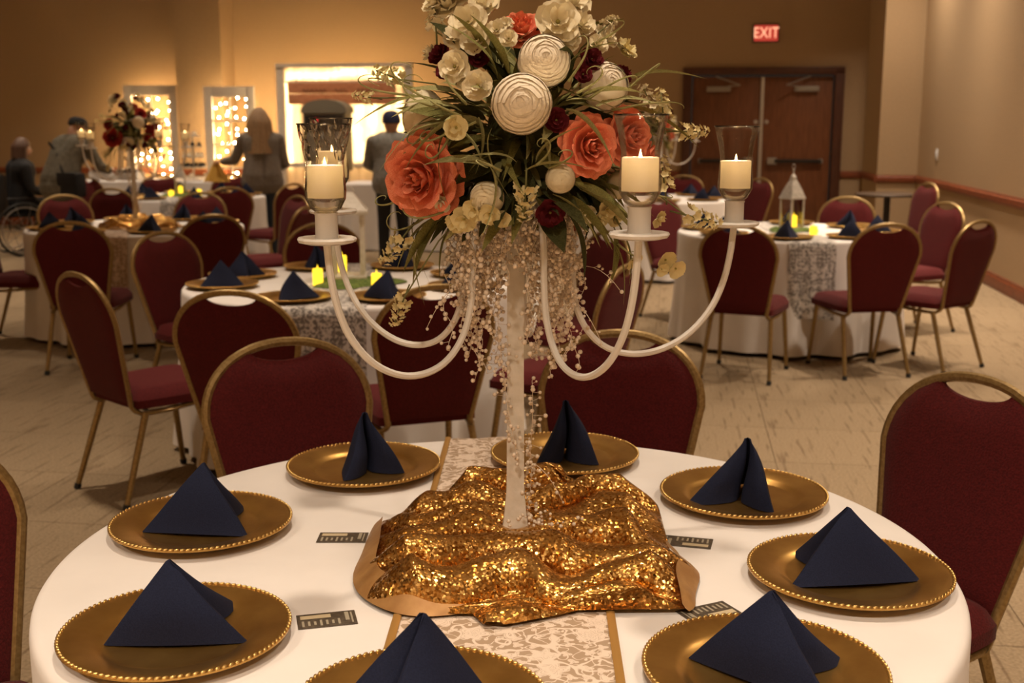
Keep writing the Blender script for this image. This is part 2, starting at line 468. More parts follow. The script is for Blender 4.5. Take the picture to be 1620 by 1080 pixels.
# inside the room frame local axes are (a, b, z)
floor = room_obj(MB().box(((A0 + RIGHT_A) / 2, (B0 + BACK_B) / 2, -0.06), (RIGHT_A - A0 + .4, BACK_B - B0 + .4, 0.10)), 'floor', 'carpet_base')
TS = 0.61
tb = MB()
h = TS / 2 - 0.0004
tb.add([(-h, -h, -.01), (h, -h, -.01), (h, h, -.01), (-h, h, -.01), (-h + .0012, -h + .0012, 0), (h - .0012, -h + .0012, 0), (h - .0012, h - .0012, 0), (-h + .0012, h - .0012, 0)],
       [(4, 5, 6, 7), (0, 1, 5, 4), (1, 2, 6, 5), (2, 3, 7, 6), (3, 0, 4, 7)])
tile_me = tb.mesh('carpet_tile', 'carpet', smooth=False)
spots = []
for i in range(-19, 5):
    for j in range(-6, 27):
        a = i * TS + 2.9 - TS * 4.5; b = j * TS
        if a < A0 or a > RIGHT_A - .3 or b > BACK_B - .2: continue
        p = RM(a, b)
        vis = p.y > 1.5 and abs(p.x) < 0.47 * p.y + 0.6
        spots.append((0 if vis else 1, p.length, a, b, (i + j) % 2))
spots.sort()
rest = MB()
for k, (vis, d, a, b, odd) in enumerate(spots):
    if k < 300:
        link('carpet_tile', tile_me, floor, (a, b, 0.0), (0, 0, 0))
    else:
        rest.add(tb.v, tb.f, 0, Matrix.Translation((a, b, 0)))
ro = rest.build('carpet_tiling', 'carpet', floor, smooth=False); ro['kind'] = 'stuff'

room_obj(MB().box(((A0 + RIGHT_A) / 2, (B0 + BACK_B) / 2, CEIL + .05), (RIGHT_A - A0 + .4, BACK_B - B0 + .4, 0.10)), 'ceiling', 'ceiling_paint')
room_obj(MB().box((RIGHT_A + .1, (B0 + BACK_B) / 2, CEIL / 2), (0.2, BACK_B - B0, CEIL)), 'wall_right', 'wall_paper')
room_obj(MB().box((A0 - .1, (B0 + BACK_B) / 2, CEIL / 2), (0.2, BACK_B - B0, CEIL)), 'wall_left', 'wall_paper')
room_obj(MB().box(((A0 + RIGHT_A) / 2, B0 - .1, CEIL / 2), (RIGHT_A - A0 + .4, 0.2, CEIL)), 'wall_front', 'wall_paper')
# back wall with the door opening, and two projecting piers
DA, DW, DH = 1.063, 2.0, 2.19
bw = MB()
bw.box(((A0 + DA - DW / 2) / 2, BACK_B + .1, CEIL / 2), (DA - DW / 2 - A0, .2, CEIL))
bw.box(((RIGHT_A + DA + DW / 2) / 2, BACK_B + .1, CEIL / 2), (RIGHT_A - DA - DW / 2, .2, CEIL))
bw.box((DA, BACK_B + .1, (CEIL + DH) / 2), (DW, .2, CEIL - DH))
room_obj(bw, 'wall_back', 'wall_paper')
pier_r = room_obj(MB().box(((2.42 + RIGHT_A) / 2, (15.1 + BACK_B) / 2, CEIL / 2), (RIGHT_A - 2.42, BACK_B - 15.1, CEIL)), 'wall_pier_right', 'wall_paper')
PLa0, PLa1, PLb = -7.0, -6.33, 15.82
pier_l = room_obj(MB().box(((PLa0 + PLa1) / 2, (PLb + BACK_B) / 2, CEIL / 2), (PLa1 - PLa0, BACK_B - PLb, CEIL)), 'wall_pier_left', 'wall_paper')
# rails and baseboards: run along a list of room-frame corners
def moulding(name, path, z0, z1, t, normal_left=True):
    mb = MB()
    for (a0, b0), (a1, b1) in zip(path[:-1], path[1:]):
        d = Vector((a1 - a0, b1 - b0, 0)); Ln = d.length; d.normalize()
        n = Vector((-d.y, d.x, 0)) * (1 if normal_left else -1)
        prof = [(0, z0), (t * .7, z0), (t, z0 + (z1 - z0) * .25), (t, z0 + (z1 - z0) * .72), (t * .55, z0 + (z1 - z0) * .86), (t * .55, z1), (0, z1)]
        vs_ = []
        for e, q in ((-t * .0, (a0, b0)), (Ln, (a1, b1))):
            for (o, z) in prof: vs_.append((q[0] + n.x * o, q[1] + n.y * o, z))
        k = len(prof)
        fs = [(i, i + 1, k + i + 1, k + i) for i in range(k - 1)] + [tuple(range(k)), tuple(range(k, 2 * k))[::-1]]
        mb.add(vs_, fs)
    return room_obj(mb, name, 'rail_wood')
dl, dr = DA - DW / 2 - .06, DA + DW / 2 + .06
rail_l = [(dl, BACK_B), (PLa1, BACK_B), (PLa1, PLb), (PLa0, PLb), (PLa0, BACK_B), (A0, BACK_B)]
rail_r = [(RIGHT_A, B0), (RIGHT_A, 15.1), (2.42, 15.1), (2.42, BACK_B), (dr, BACK_B)]
moulding('trim_1', rail_l, .78, .86, .03)
moulding('trim_2', rail_r, .78, .87, .03)
moulding('baseboard_left', rail_l, 0, .13, .018)
moulding('baseboard_right', rail_r, 0, .14, .018)

# ---- double door
door = bpy.data.objects.new('door_1', None); COL.objects.link(door)
door.location = RM(DA, BACK_B, 0); door.rotation_euler = (0, 0, RZ); struct(door)
fr = MB()
fr.box((-DW / 2 + .0, 0.03, DH / 2), (.12, .2, DH), bev=.006); fr.box((DW / 2, 0.03, DH / 2), (.12, .2, DH), bev=.006)
fr.box((0, 0.03, DH), (DW + .12, .2, .10), bev=.006)
fr.build('door_frame', 'frame_wood', door)
for s in (-1, 1):
    lf = MB().box((s * .465, 0.05, 1.06), (.91, .045, 2.11), bev=.004).build('door_leaf', 'door_wood', door)
    pb = MB().box((s * .50, -0.03, 1.0), (.62, .045, .05), bev=.01)
    pb.box((s * .16, -0.015, 1.0), (.12, .06, .09), 1, bev=.008); pb.box((s * .80, -0.005, 1.0), (.06, .06, .06), 1, bev=.008)
    pb.build('panic_bar', ['dark_metal', 'closer_grey'], lf)
    cl = MB().box((s * .58, -0.01, 1.955), (.32, .07, .07), bev=.01)
    cl.tube([(s * .46, -.05, 1.99), (s * .30, -.17, 2.0), (s * .62, -.04, 2.12)], .009, 6)
    cl.build('door_closer', 'closer_grey', lf)
    kb = MB().lathe([(0, 0), (.028, 0), (.028, .01), (.012, .012), (.012, .03), (0, .032)], 12, M=Matrix.Translation((s * .07, .03, 1.52)) @ Matrix.Rotation(PI / 2, 4, 'X'))
    kb.build('lock', 'silver', lf)
MB().box((0, 0.015, 1.06), (.045, .05, 2.11), bev=.006).build('mullion', 'silver', door)

# ---- exit sign above the door
p = on_back(1212, 52.5, BACK_B - .03)
sg = thing('exit_sign', 'glowing red EXIT sign on the wall above double doors', 'sign', p, RZ)
MB().box((0, 0.015, 0), (.34, .05, .235), bev=.006).build('housing', 'dark_metal', sg)
MB().box((0, -.012, 0), (.31, .006, .205), bev=.002).build('face_plate', 'exit_red', sg)
fc = bpy.data.curves.new('exit_text', 'FONT'); fc.body = 'EXIT'; fc.size = .17; fc.align_x = 'CENTER'; fc.align_y = 'CENTER'; fc.extrude = .002; fc.space_character = 1.05
fo = bpy.data.objects.new('exit_text', fc); COL.objects.link(fo)
bpy.context.view_layer.update()
tm = bpy.data.meshes.new_from_object(fo.evaluated_get(bpy.context.evaluated_depsgraph_get()))
bpy.data.objects.remove(fo)
tm.materials.clear(); tm.materials.append(MATS['exit_letter'])
link('lettering', tm, sg, (0, -.017, 0), (PI / 2, 0, 0), (.92, 1.15, 1))

# ---- switch and outlet on the right wall
def wall_plate(u, v, name, label, cat, sw):
    p = on_right(u, v, RIGHT_A - .004)
    o = thing(name, label, cat, p, RZ - PI / 2)
    MB().box((0, 0, 0), (.08, .008, .125), bev=.003).build('cover_plate', 'plastic_white', o)
    if sw: MB().box((0, -.007, 0), (.035, .012, .065), bev=.003).build('rocker', 'plastic_white', o)
    else:
        for z in (-.024, .024): MB().lathe([(0, 0), (.016, 0), (.015, .004), (0, .004)], 14, M=Matrix.Translation((0, -.003, z)) @ Matrix.Rotation(PI / 2, 4, 'X')).build('socket', 'plastic_white', o)
wall_plate(1482, 244, 'light_switch', 'pale light switch plate on tan wall above wooden rail', 'switch', True)
wall_plate(1556, 383, 'power_outlet', 'small white power outlet on tan wall below wooden rail', 'outlet', False)

# ================================================================== CHAIR
def hw(z):
    if z <= .74: return .160 + (.225 - .160) * (z - .40) / .34
    q = min(1.0, (z - .74) / .185)
    return .225 * max(0.0, 1 - q ** 2.15) ** (1 / 2.15)
def yb(z): return -.205 - .115 * (z - .40) / .52          # recline of the back
def make_chair():
    c = thing('banquet_chair', 'x', 'chair')
    # gold back loop
    pts = []
    zs = [.40, .46, .52, .58, .64, .70, .74]
    ph = [i / 14 for i in range(15)]
    left = [(-hw(z), yb(z), z) for z in zs[:-1]]
    arc = []
    for i in range(25):
        t = PI * i / 24
        ct, st = math.cos(t), math.sin(t)
        x = -.225 * math.copysign(abs(ct) ** (2 / 2.15), ct); z = .74 + .185 * abs(st) ** (2 / 2.15)
        arc.append((x, yb(z), z))
    pts = left + arc + [(-x, y, z) for x, y, z in left[::-1]]
    # run on under the seat to the front
    def lower(s): return [(s * .165, -.195, .385), (s * .175, -.165, .368), (s * .19, -.05, .372), (s * .195, .10, .385), (s * .197, .19, .392)]
    full = lower(-1)[::-1] + pts + lower(1)
    MB().tube(full, .0125, 8, ry=.0105, up=(1, 0, 0)).build('back_frame', 'chair_gold', c)
    # upholstered back
    def zt(s): return .908 - .032 * (1 - s * s) ** 1.4
    def face(sgn, bulge):
        def fn(a, b):
            s = a * 2 - 1
            z = .415 + (zt(s) - .415) * b
            x = s * (hw(min(z, .915)) - .007)
            e = max(0.0, 1 - abs(s) ** 5) * max(0.0, 1 - abs(2 * b - 1) ** 8)
            return (x, yb(z) + sgn * (.006 + bulge * e ** .5), z)
        return fn
    bk = MB()
    nu, nv = 15, 16
    bk.grid(face(1, .024), nu, nv); bk.grid(face(-1, .012), nu, nv)
    o = nu * nv
    rim = [i for i in range(nu)] + [j * nu + nu - 1 for j in range(1, nv)] + [(nv - 1) * nu + i for i in range(nu - 2, -1, -1)] + [j * nu for j in range(nv - 2, 0, -1)]
    for i in range(len(rim)):
        k = (i + 1) % len(rim); bk.f.append((rim[i], rim[k], o + rim[k], o + rim[i])); bk.m.append(0)
    bk.build('backrest', 'burgundy', c, angle=60)
    # seat cushion
    st = MB()
    def seat_fn(top):
        def fn(a, b):
            y = -.20 + .43 * b; wd = .195 + .03 * b
            s = a * 2 - 1
            q = max(abs(s), abs(2 * b - 1))
            # rounded corners in plan
            xx, yy = s, 2 * b - 1
            kx = math.sqrt(max(0, 1 - .10 * yy ** 6)); ky = math.sqrt(max(0, 1 - .10 * xx ** 6))
            X = xx * kx * wd; Y = .015 + yy * ky * .215
            if top: return (X, Y, .425 + .05 * max(0.0, (1 - abs(xx) ** 7) * (1 - abs(yy) ** 7)) ** .35)
            return (X, Y, .392)
        return fn
    st.grid(seat_fn(True), 17, 17); st.grid(seat_fn(False), 17, 17)
    nu = nv = 17; o = nu * nv
    rim = [i for i in range(nu)] + [j * nu + nu - 1 for j in range(1, nv)] + [(nv - 1) * nu + i for i in range(nu - 2, -1, -1)] + [j * nu for j in range(nv - 2, 0, -1)]
    for i in range(len(rim)):
        k = (i + 1) % len(rim); st.f.append((rim[i], rim[k], o + rim[k], o + rim[i])); st.m.append(0)
    st.build('seat', 'burgundy', c, angle=60)
    MB().tube([(-.195, .185, .388), (-.1, .20, .38), (0, .203, .378), (.1, .20, .38), (.195, .185, .388)], .011, 6).build('front_rail', 'chair_gold', c)
    for s in (-1, 1):
        for (p0, p1) in (((s * .192, .175, .395), (s * .212, .225, .012)), ((s * .178, -.155, .372), (s * .205, -.275, .012))):
            mid = [Vector(p0).lerp(Vector(p1), t) for t in (0, .5, 1)]
            lg = MB().tube(mid, [.0145, .0135, .0115], 8).build('leg', 'chair_gold', c)
            d = (Vector(p1) - Vector(p0)).normalized()
            MB().tube([Vector(p1) - d * .012, Vector(p1) + d * .010], .0145, 8).build('foot_cap', 'black_rubber', lg)
    return c
chair0 = make_chair()
used = [False]
def chair(back, face, label, group, tilt=0.0):
    """back: ground position under the top of the backrest; face: point the chair looks at (or angle)"""
    bx, by = back
    if isinstance(face, (tuple, list, Vector)): ang = math.atan2(face[1] - by, face[0] - bx)
    else: ang = face
    ang += tilt
    ox, oy = bx + .31 * math.cos(ang), by + .31 * math.sin(ang)
    o = copy_tree(chair0) if used[0] else chair0
    used[0] = True
    o.location = (ox, oy, 0.0); o.rotation_euler = (0, 0, ang - PI / 2)
    o['label'] = label; o['group'] = group
    return o
def ctop(u, v, T=None, rmin=1.33):
    p = atz(u, v, .925)
    x, y = p.x, p.y
    if T:                                             # seat clears the cloth: slide along the line of sight on the floor
        s = 1 if y > T[1] - .5 else -1
        for _ in range(60):
            if math.hypot(x - T[0], y - T[1]) >= rmin: break
            x, y = x * (1 + s * .02 / y), y + s * .02
    return (x, y)

T0, T1, T2, T3, T4, T5 = (-.018, 1.937), (-.77, 5.47), (-2.75, 8.53), (-3.33, 12.1), (1.935, 8.14), (1.45, 11.8)
BC = 'burgundy chair at the '
def seats(T, rows, group, key):
    for u, v, lab in rows:
        chair(ctop(u, v, T), T, BC + key + ', ' + lab if lab else BC + key, group)
G0 = 'chairs at the business card table'; K0 = BC + 'business card table, '
chair(ctop(450, 541), T0, K0 + 'backing onto the white lantern table', G0)
chair(ctop(985, 528), T0, K0 + 'behind the plate nearest the hanging beads', G0)
chair(ctop(1545, 600), T0, K0 + 'on the side of the right wall', G0)
chair((-1.155, 2.06), math.radians(-50), K0 + 'turned aside, only its back edge showing', G0)
seats(T1, ((366, 462, 'back turned, beside the shade-toned lace runner'), (690, 453, 'back turned, behind the candelabra post'), (990, 420, 'back turned, half hidden by candelabra arms'),
           (122, 417, 'seen side-on with gold legs on open carpet'), (258, 381, 'facing it, next to the second candelabra table'), (510, 362, 'facing it across moss and candles'), (962, 368, 'mostly hidden behind beads and leaves')), 'chairs at the white lantern table', 'white lantern table')
K2 = 'farther sequin cloth table'
seats(T2, ((110, 352, 'back turned, standing apart on open carpet'), (335, 341, 'back turned, close to the white lantern table'), (100, 316, 'facing it, before the wheelchair'), (317, 309, 'facing it, beyond the sequin cloth'), (470, 313, 'side-on, farther from the lantern'), (482, 328, 'side-on, just behind the lantern')), 'chairs at the second candelabra table', K2)
chair((-3.73, 8.10), (T2[0], T2[1] - .35), BC + K2 + ', side-on with red seat and legs showing', 'chairs at the second candelabra table')
seats(T3, ((176, 299, 'back turned, below the person in olive'), (138, 288, 'front showing, behind another chair'), (362, 297, 'back turned, below the grey cardigan'), (252, 283, 'facing it, behind two navy napkins'), (365, 281, 'facing it, under the yellow cloth'), (462, 291, 'side-on, next to the gift table')), 'chairs at the round table by the desserts', 'table by the desserts')
seats(T4, ((1168, 357, 'back turned, beside the candelabra votive'), (1406, 355, 'back turned, beside the shade-toned lace runner'), (1496, 333, 'facing it, with its back to the right wall'), (1549, 350, 'side-on, closest to the power outlet'), (1342, 317, 'facing it, behind the silver lantern'), (1043, 324, 'side-on, red seat showing under star flowers')), 'chairs at the silver lantern table', 'silver lantern table')
seats(T5, ((1083, 278, 'facing it, before the double doors'), (1203, 289, 'side-on, next to the silver lantern table')), 'chairs at the table before the doors', 'table before the doors')
chair(ctop(1468, 290), ctop(1300, 292), 'burgundy chair standing alone between small pedestal table and right wall', 'lone chair')

# ================================================================== ROUND TABLES
TZ = .76
def cloth_mesh(seed, nf=22):
    rnd = random.Random(seed)
    ph = [rnd.random() * 6.28 for _ in range(4)]
    prof = [(0.0, 0), (.25, 0), (.5, 0), (.70, 0), (.752, 0), (.762, -.003), (.767, -.010), (.769, -.022)] + [(.769, -.03 - .70 * i / 12) for i in range(1, 13)]
    mb = MB(); n = 220; vs_, fs = [], []
    for i, (r, dz) in enumerate(prof):
        q = max(0.0, (-dz - .04) / .70)
        for k in range(n):
            a = 2 * PI * k / n
            fold = (.55 * math.sin(nf * a / 2 + ph[0] + .8 * math.sin(3 * a + ph[1])) + .45 * math.sin(nf * a * .82 // 1 * a * 0 + (nf - 5) * a + ph[2] + .6 * math.sin(2 * a + ph[3])))
            rr = r + q ** 1.15 * (.028 + .05 * fold)
            vs_.append((rr * math.cos(a), rr * math.sin(a), dz))
    for i in range(len(prof) - 1):
        for k in range(n):
            l = (k + 1) % n
            fs.append((i * n + k, i * n + l, (i + 1) * n + l, (i + 1) * n + k))
    mb.add(vs_, fs)
    return mb.mesh('tablecloth', 'cloth_white', angle=180)
cloths = [cloth_mesh(s, n) for s, n in ((1, 22), (2, 26))]
top_me = MB().lathe([(0, -.03), (.75, -.03), (.756, -.02), (.756, -.006), (.75, -.003), (0, -.003)], 64).mesh('tabletop', 'table_laminate')
def round_table(xy, label, k, rot):
    t = thing('round_table', label, 'table', (xy[0], xy[1], TZ), rot, 'round banquet tables')
    link('tablecloth', cloths[k], t); link('tabletop', top_me, t, (0, 0, -.004))
    return t
round_table(T0, 'round table in white cloth with business cards and navy napkins', 0, .3)
round_table(T1, 'round table in white cloth with white lantern, moss and yellow candles', 1, .9)
round_table(T2, 'round table in white cloth with floral candelabra, behind the lantern table', 0, 2.0)
round_table(T3, 'round table in white cloth nearest the dessert stand', 1, 3.1)
round_table(T4, 'round table in white cloth with silver pointed lantern', 0, 4.4)
round_table(T5, 'round table in white cloth before the brown double doors', 1, 5.0)

# ---- lace runners
def runner(xy, ang, width, drop, label, m, border=True):
    o = thing('lace_runner', label, 'table runner', (xy[0], xy[1], TZ), ang)
    R = .771
    def fn(a, b):
        x = (a - .5) * width
        Lt = 2 * (R - .012) + 2 * drop
        s = b * Lt - Lt / 2                     # along the strip
        edge = math.sqrt(R * R - x * x)
        lim = edge - .006
        if abs(s) <= lim: y, z = s, .003
        else:
            e = abs(s) - lim
            q = min(1, e / .03)
            y = math.copysign(lim + .014 * math.sin(q * PI / 2) + .045 * max(0, e - .03), s); z = .003 - max(0, e - .01) - .004 * q
            y += math.copysign(.012 * math.sin(x * 34 + 2) * min(1, e / .3), s)
        return (x, y, z)
    mb = MB().grid(fn, 14, 90)
    mb.build('lace_band', m, o, angle=180)
    if border:
        for s in (0, 1):
            MB().grid(lambda a, b: tuple(Vector(fn(s, b)) + Vector(((a - .5) * .013, 0, .0025 + .002 * math.sin(a * PI)))), 4, 90).build('ribbon_border', 'ribbon_gold', o, angle=180)
    return o
runner((T0[0] + .012, T0[1]), -.022, .325, .30, 'cream lace runner with gold ribbon edges on the business card table', 'lace')
runner(T1, math.radians(0.5), .33, .42, 'shade-toned lace runner hanging over the white lantern table', 'lace_shaded', False)
runner(T2, math.radians(2), .30, .42, 'lace runner on the second candelabra table', 'lace', False)
runner(T4, math.radians(-2), .30, .50, 'shade-toned lace runner hanging over the silver lantern table', 'lace_shaded', False)
runner(T3, math.radians(5), .30, .36, 'shade-toned lace runner on the table beside the desserts', 'lace_shaded', False)

# ================================================================== PLATES, NAPKINS
plate_me = MB().lathe([(0, 0), (.100, 0), (.112, .004), (.150, .012), (.160, .015), (.1655, .018), (.1655, .0205), (.161, .0215), (.150, .0205), (.122, .0155), (.113, .0120), (.106, .0078), (.100, .0068), (.05, .0062), (0, .0060)], 72).mesh('charger', 'plate_gold', angle=60)
rope = MB()
for k in range(104):
    a = 2 * PI * k / 104
    rope.ball((0, 0, 0), (.0026, .0056, .0026), 6, 4, M=Matrix.Rotation(a, 4, 'Z') @ Matrix.Translation((.1625, 0, .0215)) @ Matrix.Rotation(.5, 4, 'Z'))
rope_me = rope.mesh('beaded_rim', 'bead_gold', angle=180)
def plate(x, y, label, group, z=TZ + .001):
    o = thing('charger_plate', label, 'plate', (x, y, z), random.random() * 6, group)
    link('dish', plate_me, o); link('beaded_rim', rope_me, o)
    return o
def napkin_mesh(seed, hgt=.122, spread=.085, back=.105, front=.085, asym=0.0, thick=.0065):
    rnd = random.Random(seed)
    A = Vector((rnd.uniform(-.01, .01), rnd.uniform(-.006, .006), hgt)); S = Vector((-back, rnd.uniform(-.01, .01), 0))
    Lp = Vector((front, spread * (1 + asym), 0)); Rp = Vector((front * (1 - asym * .6), -spread * (1 - asym), 0))
    rows = []
    NT = 22
    nl = (Lp - A).cross(S - A).normalized(); nr = (S - A).cross(Rp - A).normalized()
    if nl.y < 0: nl = -nl
    if nr.y > 0: nr = -nr
    b1, b2 = rnd.uniform(.010, .024), rnd.uniform(.010, .024)
    for j in range(NT):
        t = .035 + .965 * (j / (NT - 1))
        def W(E, s, n, bow):
            p = A + ((S - A) * (1 - s) + (E - A) * s) * t
            return p + n * (bow * math.sin(PI * min(1, s)) * math.sin(min(1, t) * PI * .62))
        th = thick * min(1, .35 + t * 2)
        sec = []
        crev = A + (Vector((front * .42, 0, 0)) - A) * t
        def FL(E, n, sg):          # front flap from lip to crevice, then inwards
            lip = W(E, 1.0, n, 0)
            c1 = Vector((crev.x, crev.y + sg * .0035, crev.z))
            md = lip.lerp(c1, .5) + Vector((.016 * min(1, t * 1.5), sg * .004, 0))
            md2 = lip.lerp(c1, .82) + Vector((.010 * min(1, t * 1.5), sg * .002, 0))
            deep = Vector((crev.x - .03 * t, crev.y + sg * .003, crev.z))
            return [deep, c1, md2, md, lip]
        sec += FL(Lp, nl, 1)
        for s in (.97, .9, .75, .6, .45, .3, .17, .07): sec.append(W(Lp, s, nl, b1))
        sec.append(W(Lp, 0, nl, 0))
        for s in (.07, .17, .3, .45, .6, .75, .9, .97): sec.append(W(Rp, s, nr, b2))
        sec += FL(Rp, nr, -1)[::-1]
        for _ in range(2):       # corner cutting rounds spine and lips
            new = [sec[0]]
            for a, b in zip(sec[:-1], sec[1:]): new += [a.lerp(b, .25), a.lerp(b, .75)]
            new.append(sec[-1]); sec = new
        wv = .004 * math.sin(t * 5 + seed)
        rows.append([Vector((p.x + wv * .5, p.y + wv, max(p.z, .0005))) for p in sec])
    mb = MB(); n = len(rows[0])
    # close the tip
    tip = sum(rows[0], Vector()) / n + Vector((0, 0, .002))
    vs_ = [p for r in rows for p in r] + [tip]
    fs = [(j * n + i, j * n + i + 1, (j + 1) * n + i + 1, (j + 1) * n + i) for j in range(NT - 1) for i in range(n - 1)]
    fs += [(len(vs_) - 1, i + 1, i) for i in range(n - 1)]
    mb.add(vs_, fs)
    # inner fold tucked in the opening
    q = MB()
    return mb.mesh('napkin', 'navy', angle=75)
nap_var = [napkin_mesh(s) for s in (11, 12, 13)]
def napkin(x, y, rot, label, group, me=None, z=TZ + .0085, scale=1):
    o = link('folded_napkin', me or random.choice(nap_var), None, (x, y, z), (0, 0, rot), scale)
    return tag(o, label, 'napkin', group)
PL0 = 'gold beaded charger plate '; NL0 = 'navy tent-folded napkin '
# x, y, napkin facing (degrees), mesh arguments
D0 = [(-.489, 1.589, 22, dict(seed=21, hgt=.118, spread=.075, back=.105, front=.10, asym=.1)),
      (-.575, 2.059, 15, dict(seed=22, hgt=.125, spread=.085, back=.11, front=.08)),
      (-.320, 2.424, -65, dict(seed=23, hgt=.130, spread=.068, back=.08, front=.07)),
      (.1175, 2.511, -85, dict(seed=24, hgt=.135, spread=.070, back=.08, front=.07)),
      (.4616, 2.23, -110, dict(seed=25, hgt=.125, spread=.085, back=.09, front=.085, asym=-.1)),
      (.5561, 1.818, 165, dict(seed=26, hgt=.120, spread=.08, back=.115, front=.095)),
      (.342, 1.470, -20, dict(seed=27, hgt=.120, spread=.075, back=.11, front=.10)),
      (-.115, 1.362, -150, dict(seed=28, hgt=.135, spread=.075, back=.105, front=.09))]
WHERE = ['beside the tilted card near the tan hem', 'between the turned-aside chair and the straight card', 'before the chair backing onto the white lantern table', 'on the lace runner behind the candelabra post',
         'near the card that touches the sequin cloth', 'before the chair on the right wall side', 'beside the card off the sequin cloth corner', 'on the lace runner before the sequin cloth']
for (x, y, fa, kw), wh in zip(D0, WHERE):
    plate(x, y, PL0 + wh, 'plates on the business card table')
    napkin(x - .0, y, math.radians(fa), NL0 + wh, 'napkins on the business card table', napkin_mesh(**kw))
def setting_ring(T, angs, pl, nl, gp, gn, skip=()):
    for i, a in enumerate(angs):
        a = math.radians(a)
        x, y = T[0] + .585 * math.cos(a), T[1] + .585 * math.sin(a)
        plate(x, y, pl, gp)
        if i not in skip: napkin(x, y, a + PI + random.uniform(-.4, .4), nl, gn)
setting_ring(T1, (-106, -66, -20, 25, 70, 115, 160, 196), 'gold charger plate on the table with white lantern', 'navy folded napkin on the table with white lantern', 'plates by the white lantern', 'napkins by the white lantern')
setting_ring(T2, (-110, -62, -20, 25, 70, 115, 160, 208), 'gold charger plate on the table behind the lantern table', 'navy folded napkin on the table behind the lantern table', 'plates on the second candelabra table', 'napkins on the second candelabra table')
setting_ring(T3, (-115, -70, -20, 25, 70, 115, 160, 205), 'gold charger plate on the round table beside the desserts', 'navy folded napkin on the round table beside the desserts', 'plates on the dessert-side table', 'napkins on the dessert-side table')
setting_ring(T4, (-104, -60, -15, 30, 75, 120, 165, 210), 'gold charger plate on the table with silver lantern', 'navy folded napkin on the table with silver lantern', 'plates by the silver lantern', 'napkins by the silver lantern')
setting_ring(T5, (-90, -45, 0, 45, 90, 135, 180), 'gold charger plate on the table before the doors', 'navy folded napkin on the table before the doors', 'plates before the doors', 'napkins before the doors')

# ---- business cards
def card(pix, rot, label):
    p = atz(pix[0], pix[1], TZ + .001)
    o = thing('business_card', label, 'card', (p.x, p.y, TZ + .0012), math.radians(rot), 'business cards')
    MB().box((0, 0, 0), (.089, .051, .0010), bev=.0003).build('card_stock', 'card_brown', o)
    MB().box((-.016, .013, .0006), (.046, .012, .0004)).build('photo_print', 'card_photo', o)
    tx = MB()
    for i in range(7): tx.box((-.036 + i * .009, -.010, .0006), (.0035, .020 - (i % 3) * .004, .0004))
    tx.box((.031, .006, .0006), (.006, .03, .0004)); tx.box((.038, .0, .0006), (.0025, .038, .0004))
    tx.build('printed_text', 'card_print', o)
KB = 'dark brown printed business card lying on the white cloth'
card((542, 850), 0, 'dark brown business card lying straight on white cloth near the tan hem'); card((517, 980), 14, 'dark brown business card lying tilted on white cloth near the tan hem')
card((1087, 857), 165, 'dark brown business card touching the sequin cloth'); card((1121, 968), 206, 'dark brown business card lying askew off the sequin cloth corner')

# ================================================================== SEQUIN CLOTH
CX, CY = .006, 1.985                                  # foot of the candelabra
OUT_PX = [(1105, 905), (1060, 868), (1042, 800), (1000, 785), (945, 790), (860, 764), (800, 752), (720, 778), (650, 808), (605, 822), (578, 868), (566, 905), (580, 945), (640, 968), (740, 962), (770, 990), (860, 975), (960, 952), (1085, 962)]
HPOLY = []
for u, v in OUT_PX:
    p = atz(u, v, TZ + .012); HPOLY.append((p.x - CX, p.y - CY))
HY0, HY1 = min(p[1] for p in HPOLY), max(p[1] for p in HPOLY)
def hspan(y):
    xs = []
    n = len(HPOLY)
    for i in range(n):
        (x0, y0), (x1, y1) = HPOLY[i], HPOLY[(i + 1) % n]
        if (y0 - y) * (y1 - y) <= 0 and abs(y1 - y0) > 1e-9: xs.append(x0 + (x1 - x0) * (y - y0) / (y1 - y0))
    return (min(xs), max(xs)) if xs else (0, 0)
def heap_mesh():
    NU, NV = 150, 190
    NF = 7.2
    def fn(a, b):
        y0 = HY1 - .012 + (HY0 + .010 - HY1 + .012) * b          # from the back edge to the front edge
        xl, xr = hspan(min(HY1 - .004, max(HY0 + .004, y0)))
        x = xl + (xr - xl) * a
        n1 = noise.noise(Vector((x * 6.5, y0 * 3.5, 1.7))); n2 = noise.noise(Vector((x * 9, y0 * 7, 5.1))); n3 = noise.noise(Vector((x * 22, y0 * 22, 8.3)))
        ph = 2 * PI * NF * b + 4.2 * n1 + 1.8 * n2 + 2.2 * x + 3.0 * x * x
        ed = min(1.0, min(a, 1 - a) * 7) ** .8 * min(1.0, b * 9 + .35) * min(1.0, (1 - b) * 8 + .15)
        am = .0235 * (1 + .75 * n2 + .5 * noise.noise(Vector((x * 4, y0 * 9, 9.9))))
        am *= 1 + .35 * math.exp(-((b - .12) / .12) ** 2)
        post = 1 - .75 * math.exp(-(x * x + (y0) ** 2) / .0016)
        c_ = .5 + .5 * math.cos(ph)
        z = .004 + ed * post * (max(.008, am) * 1.75 * (c_ ** 1.25) + .010 + .006 * n3)
        y = y0 - .021 * ed * math.sin(ph + .5) + .004 * n3
        return (x + .010 * n2 * ed + .012 * ed * n1, y, z)
    mb = MB().grid(fn, NU, NV)
    return mb.mesh('folds', 'sequin', angle=180)
heap_me = heap_mesh()
